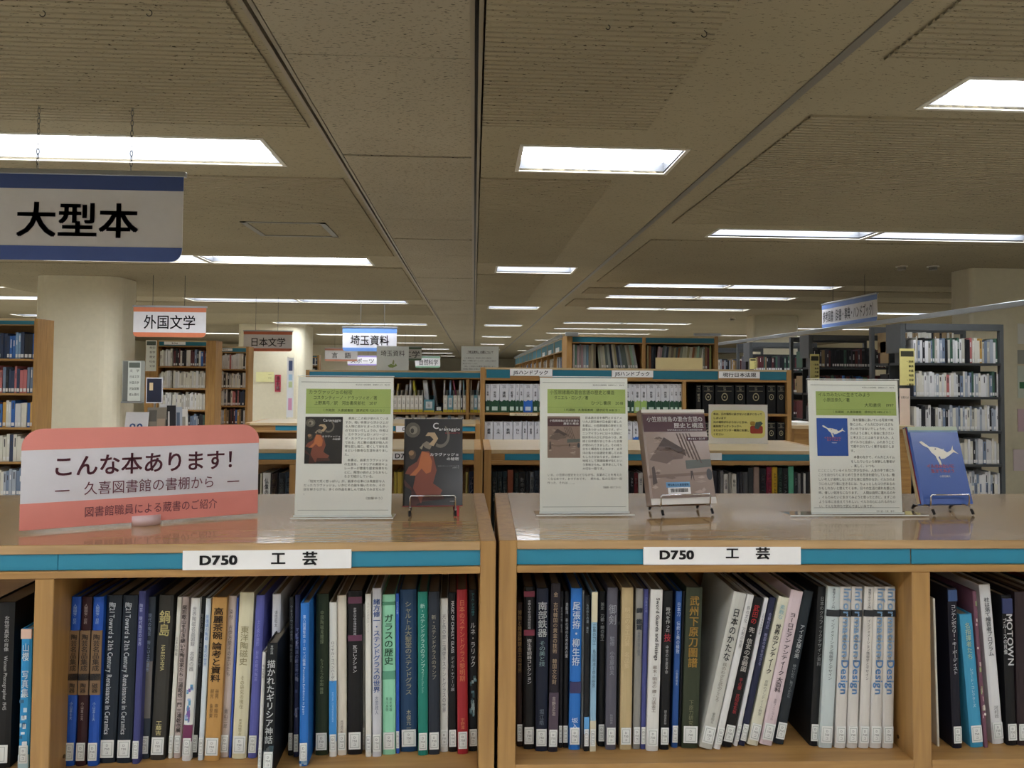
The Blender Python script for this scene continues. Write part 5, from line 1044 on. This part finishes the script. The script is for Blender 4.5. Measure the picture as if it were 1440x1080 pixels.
# file boxes with thin magazines
MG = 'white file boxes in the local papers case'
boxes = [(553+6*k, 558.6+6*k, 'w') for k in range(7)]+[(595.8, 611, 't'), (612, 622, 'k')]+[(623.5, 629, 'w'), (629.5, 637, 't2'), (637.5, 643, 'w'), (643.5, 647.5, 'w'), (648, 650.5, 'k2'), (651, 655, 'w'), (661.5, 666, 'w'), (666.5, 671.5, 't2'), (672, 676, 'w')]
for i, (a, b, k) in enumerate(boxes):
    y = .04; pt = {'w': 556, 't': 562, 'k': 571, 't2': 556, 'k2': 556}[k]; p, q = MF.y_(a, pt, y), MF.y_(b, pt, y); w, h = q.x-p.x, p.z-MS1; col = {'w': '#dcd9cc', 't': '#5f97a4', 'k': '#1c2024', 't2': '#6ea0ae', 'k2': '#3a3d42'}[k]
    o = empty('file_box', MF, (p.x, y, MS1)); m_ = MB(); d = .22
    m_.box(0, w, 0, .003, .0004, h); m_.box(0, .002, .003, d, .0004, h*1.3); m_.box(w-.002, w, .003, d, .0004, h*1.3); m_.box(.002, w-.002, d-.003, d, .0004, h*1.3); m_.box(.002, w-.002, .003, d-.003, .0004, .003)
    m_.build('case', mat(col, .5), o); box('yellow_band', mat('#c9b92c', .5), o, 0, w, -.0008, 0, .0006, h*.16)
    box('text_label', mat('#f0efe6' if k[0] == 'w' else '#dfe6e6', .5), o, w*.2, w*.8, -.0008, 0, h*.3, h*.85)
    text(o, '広報', w*.3, w*.7, h*.4, h*.8, mat('#77786f'), y=-.0014, vert=True)
    tag(o, f'{dict(w="white", t="wide teal", k="low black", t2="teal", k2="thin dark")[k]} file box with yellow foot, {ordn(i+1)} from the left', 'file box', MG)
mags = [(559, 561.5, 540, .12, '#b09a48'), (571, 574, 541, .08, '#9a9a9c'), (576, 578.5, 535, 0, '#cfd2d6'), (580, 582.5, 536, -.12, '#c9c23c'), (594.5, 600.5, 535, -.1, '#cfd6dc'), (607, 610.5, 535, -.14, '#6f7276'), (624, 626, 535, 0, '#c9c9cc'), (632, 634.5, 535, 0, '#8fb8d8'), (636, 637.5, 535, -.2, '#b86a86'), (646, 649, 535, .04, '#dfe3e6'), (650.5, 652.5, 535, -.05, '#9fc4d4'), (661.5, 663.5, 535, 0, '#c9bfae'), (672.5, 675, 536, .14, '#dcdcd8')]
for i, (a, b, pt, ln, col) in enumerate(mags):
    y = .075; p, q = MF.y_(a, pt, y), MF.y_(b, pt, y); w = q.x-p.x; h = (p.z-MS1-.006)/math.cos(ln)
    o = empty('magazine', MF); x = p.x-math.tan(ln)*(p.z-MS1)
    o.matrix_world = MF.M @ Matrix.Translation((x, y, MS1+.008)) @ Matrix.Rotation(ln, 4, 'Y')
    box('cover', mat(col, .4), o, 0, w, 0, .14, 0, h); box('pages', PAGES, o, w*.15, w*.85, .001, .1405, .002, h+.0005)
    tag(o, f'thin booklet poking out of the file boxes, {ordn(i+1)} from the left', 'magazine', 'thin booklets in the file boxes')
# thin scores on the tall case
pal = ['#8fae98', '#6f9a84', '#b4a0a4', '#8f8a86', '#a88f94', '#9aa4aa', '#6f8ea0', '#8f8672', '#a09a80', '#776f5f', '#8a9080', '#a8a89a', '#b4b49c', '#5f6a66', '#909a94', '#1f2430', '#c0bca8', '#9a9470', '#3a4250', '#7f8c9a']
SG = 'thin scores on the top shelf of the tall score case'
def score(i, px, wpx, ln, col, h0, bay):
    p, q = SF.y_(px, 500, .05), SF.y_(px+wpx, 500, .05); simple(SF, px, px+wpx, 500, SS[0], .05, col, f'{bay} bay of the tall score case, {ordn(i+1)} thin score from the left', SG, None, lean=ln, depth=.2, h=h0, sticker=random.random() < .5, name='score', cat='score')
rr = random.Random(3)
x = 805.5; i = 0
while x < 892:
    w_ = rr.uniform(2.6, 3.9); ln = 0 if x < 835 else -.08-.12*min(1, (x-835)/45)
    score(i, x+(4.5 if ln else 0), w_-.3, ln*.9, '#d6d6d0' if i == 0 else (pal[i % 20] if i < 20 else rr.choice(pal)), rr.uniform(.262, .285), 'left'); x += w_; i += 1
x = 909.5; i = 0
while x < 1000:
    w_ = rr.uniform(2.7, 3.8); ln = 0 if x < 922 or x > 988 else .15
    score(i, x, w_-.3, ln*.8, rr.choice(pal+['#c9c9c6', '#d2d2ce', '#8f5f40', '#6a2f34']) if x < 990 else rr.choice(['#8f9a5c', '#a0a878', '#7a5a40', '#5c2f34']), rr.uniform(.25, .278), 'right'); x += w_; i += 1

# ---- the rest of the books in sight: one mass
PAL = ['#c9cbcc', '#b4b2a8', '#d2d0c4', '#9fa8b4', '#6f7f96', '#2c3a55', '#1c1e24', '#5a2a2e', '#8f7a5a', '#3f5f50', '#7fa0c0', '#b46a6a', '#2f62a8', '#c29a50', '#44404a', '#d9dadb']
mass = MB(); STK = len(PAL)
def fill(F, x0, x1, z, y, h0, h1, w0, w1, weights, seed, stick=.7, depth=.16, gap=0., d0=None):
    r = random.Random(seed); x = x0; mass.T = F.M.copy(); ids = [PAL.index(c) if isinstance(c, str) else c for c in weights]
    while x < x1-w0:
        w = min(r.uniform(w0, w1), x1-x); h = r.uniform(h0, h1); yy = y+r.uniform(0, .012)
        mass.box(x, x+w-.0012, yy, yy+depth, z+.0005, z+h, r.choice(ids))
        if r.random() < stick: mass.box(x+w*.12, x+w*.85, yy-.001, yy, z+.012, z+.04, STK)
        if r.random() < .6: 
            a = r.uniform(.45, .7)*h; mass.box(x+w*.35, x+w*.62, yy-.001, yy, z+a, z+min(h*.92, a+r.uniform(.03, .08)), STK+1 if ids and r.random() < .5 else STK)
        x += w+(r.uniform(.02, .06) if r.random() < gap else 0)
light = [0, 0, 2, 15, 15, 1, 3, 4, 6, 2]; dark = [6, 7, 14, 6, 9, 8]; cream = [2, 1, 2, 0, 15]; blue = [12, 4, 10, 12]; mix = [0, 2, 3, 4, 5, 6, 7, 8, 11, 12, 13]
for k, z in enumerate(rz_[:5]+[.35]):
    xr = RX+.05
    fill(W0, xr+.07, RX+.92, z, 6.56, .19, .235, .016, .03, light+([13, 11, 9] if k in (1, 0) else []), 10+k)
    fill(W0, xr, RX+.92, z, 6.86, .2, .23, .012, .02, [6, 8, 14, 1], 30+k, stick=0, depth=.14)
fill(W0, RX+.05, RX+.75, 1.765, 6.9, .19, .2, .022, .03, [8, 1, 6, 2], 77, stick=0, depth=.14)
for b, Y in ((1, 8.4), (2, 10.25), (3, 12.2)):
    for k, z in enumerate([1.645, 1.34, 1.03, .72] if b == 1 else [1.62, 1.31, 1.0, .7]):
        ws = dark+[7, 6] if k == 0 else ([7, 7, 5, 9, 12, 6] if b == 1 else [7, 7, 8])
        fill(W0, RX+.05, RX+.92, z, Y+.01, .185, .215, .02, .036, ws if b < 3 else mix, 50+b*10+k, stick=.8)
        fill(W0, RX+.05, RX+.92, z, Y+.31, .185, .215, .02, .036, dark, 150+b*10+k, stick=0)
def wood_fill(f, F, g, rows, a, b, sets, seed, hh=(.19, .235), ww=(.018, .032), dep=.17):
    for k, r in enumerate(rows): fill(F, f(a), f(b), g(r), .03, hh[0], hh[1], ww[0], ww[1], sets[k % len(sets)], seed+k, depth=dep)
wood_fill(laf, LAF, lag, (504, 552.5, 601, 649.5, 698), -60, 46.5, ([4, 6, 12, 12, 10, 5], [5, 6, 5, 4, 11], [6, 0, 2, 12, 11, 13], [2, 6, 5, 2], [3, 4, 10, 2]), 200)
wood_fill(gaf, GAF, gag, (515, 546, 576.5, 607), 223, 242, (cream, cream, cream, mix), 220, dep=.17)
wood_fill(gaf, GAF, gag, (515, 546, 576.5, 607), 242, 289, ([12, 12, 4, 4, 2, 7, 6], cream+[1], cream, [4, 9, 2, 3, 6]), 230)
wood_fill(gbf, GBF, gbg, (519, 545.5, 570.5, 596.5), 306, 345, ([0, 6, 2, 15, 11, 0], [0, 1, 6, 2], [6, 5, 2, 11, 0], mix), 240)
wood_fill(haf, HAF, hag, (514, 530, 546), 413, 425.5, ([6, 0, 2],), 250); wood_fill(haf, HAF, hag, (514, 530, 546), 428.5, 445.5, ([6, 0, 5, 2],), 260)
for a, b in zip(V_up, V_up[1:]):
    for k, z in enumerate((SHH-.46, SHH-.76)): fill(VF, a[1]+.01, b[0]-.01, z, .03, .2, .235, .02, .035, [8, 14, 1, 2] if int(a[0]*7) % 3 else [0, 4, 12, 7, 2], 300+k+int(a[0]*10))
for bay in ((.035, mx_(545)-.02),): fill(MF, bay[0], bay[1], MS1, .04, .15, .17, .03, .04, [2, 2, 15], 400, stick=.3, depth=.2)
for i_, (a, b) in enumerate(((.035, mx_(545)-.02), (mx_(548), mx_(655)), (mx_(661), mx_(700)))): fill(MF, a, b, MS2, .04, .2, .25, .02, .035, [2, 2, 0, 15, 10], 410+i_, stick=.3, depth=.2)
mass.T = Matrix.Identity(4)
o = mass.build('shelved_books', [mat(c, .5) for c in PAL]+[mat('#dfe0de', .5), mat('#3a3a40', .5)])
tag(o, 'books filling the grey racks and the farther oak bookcases', 'books', None, 'stuff')

finish_text()
bpy.context.view_layer.update()
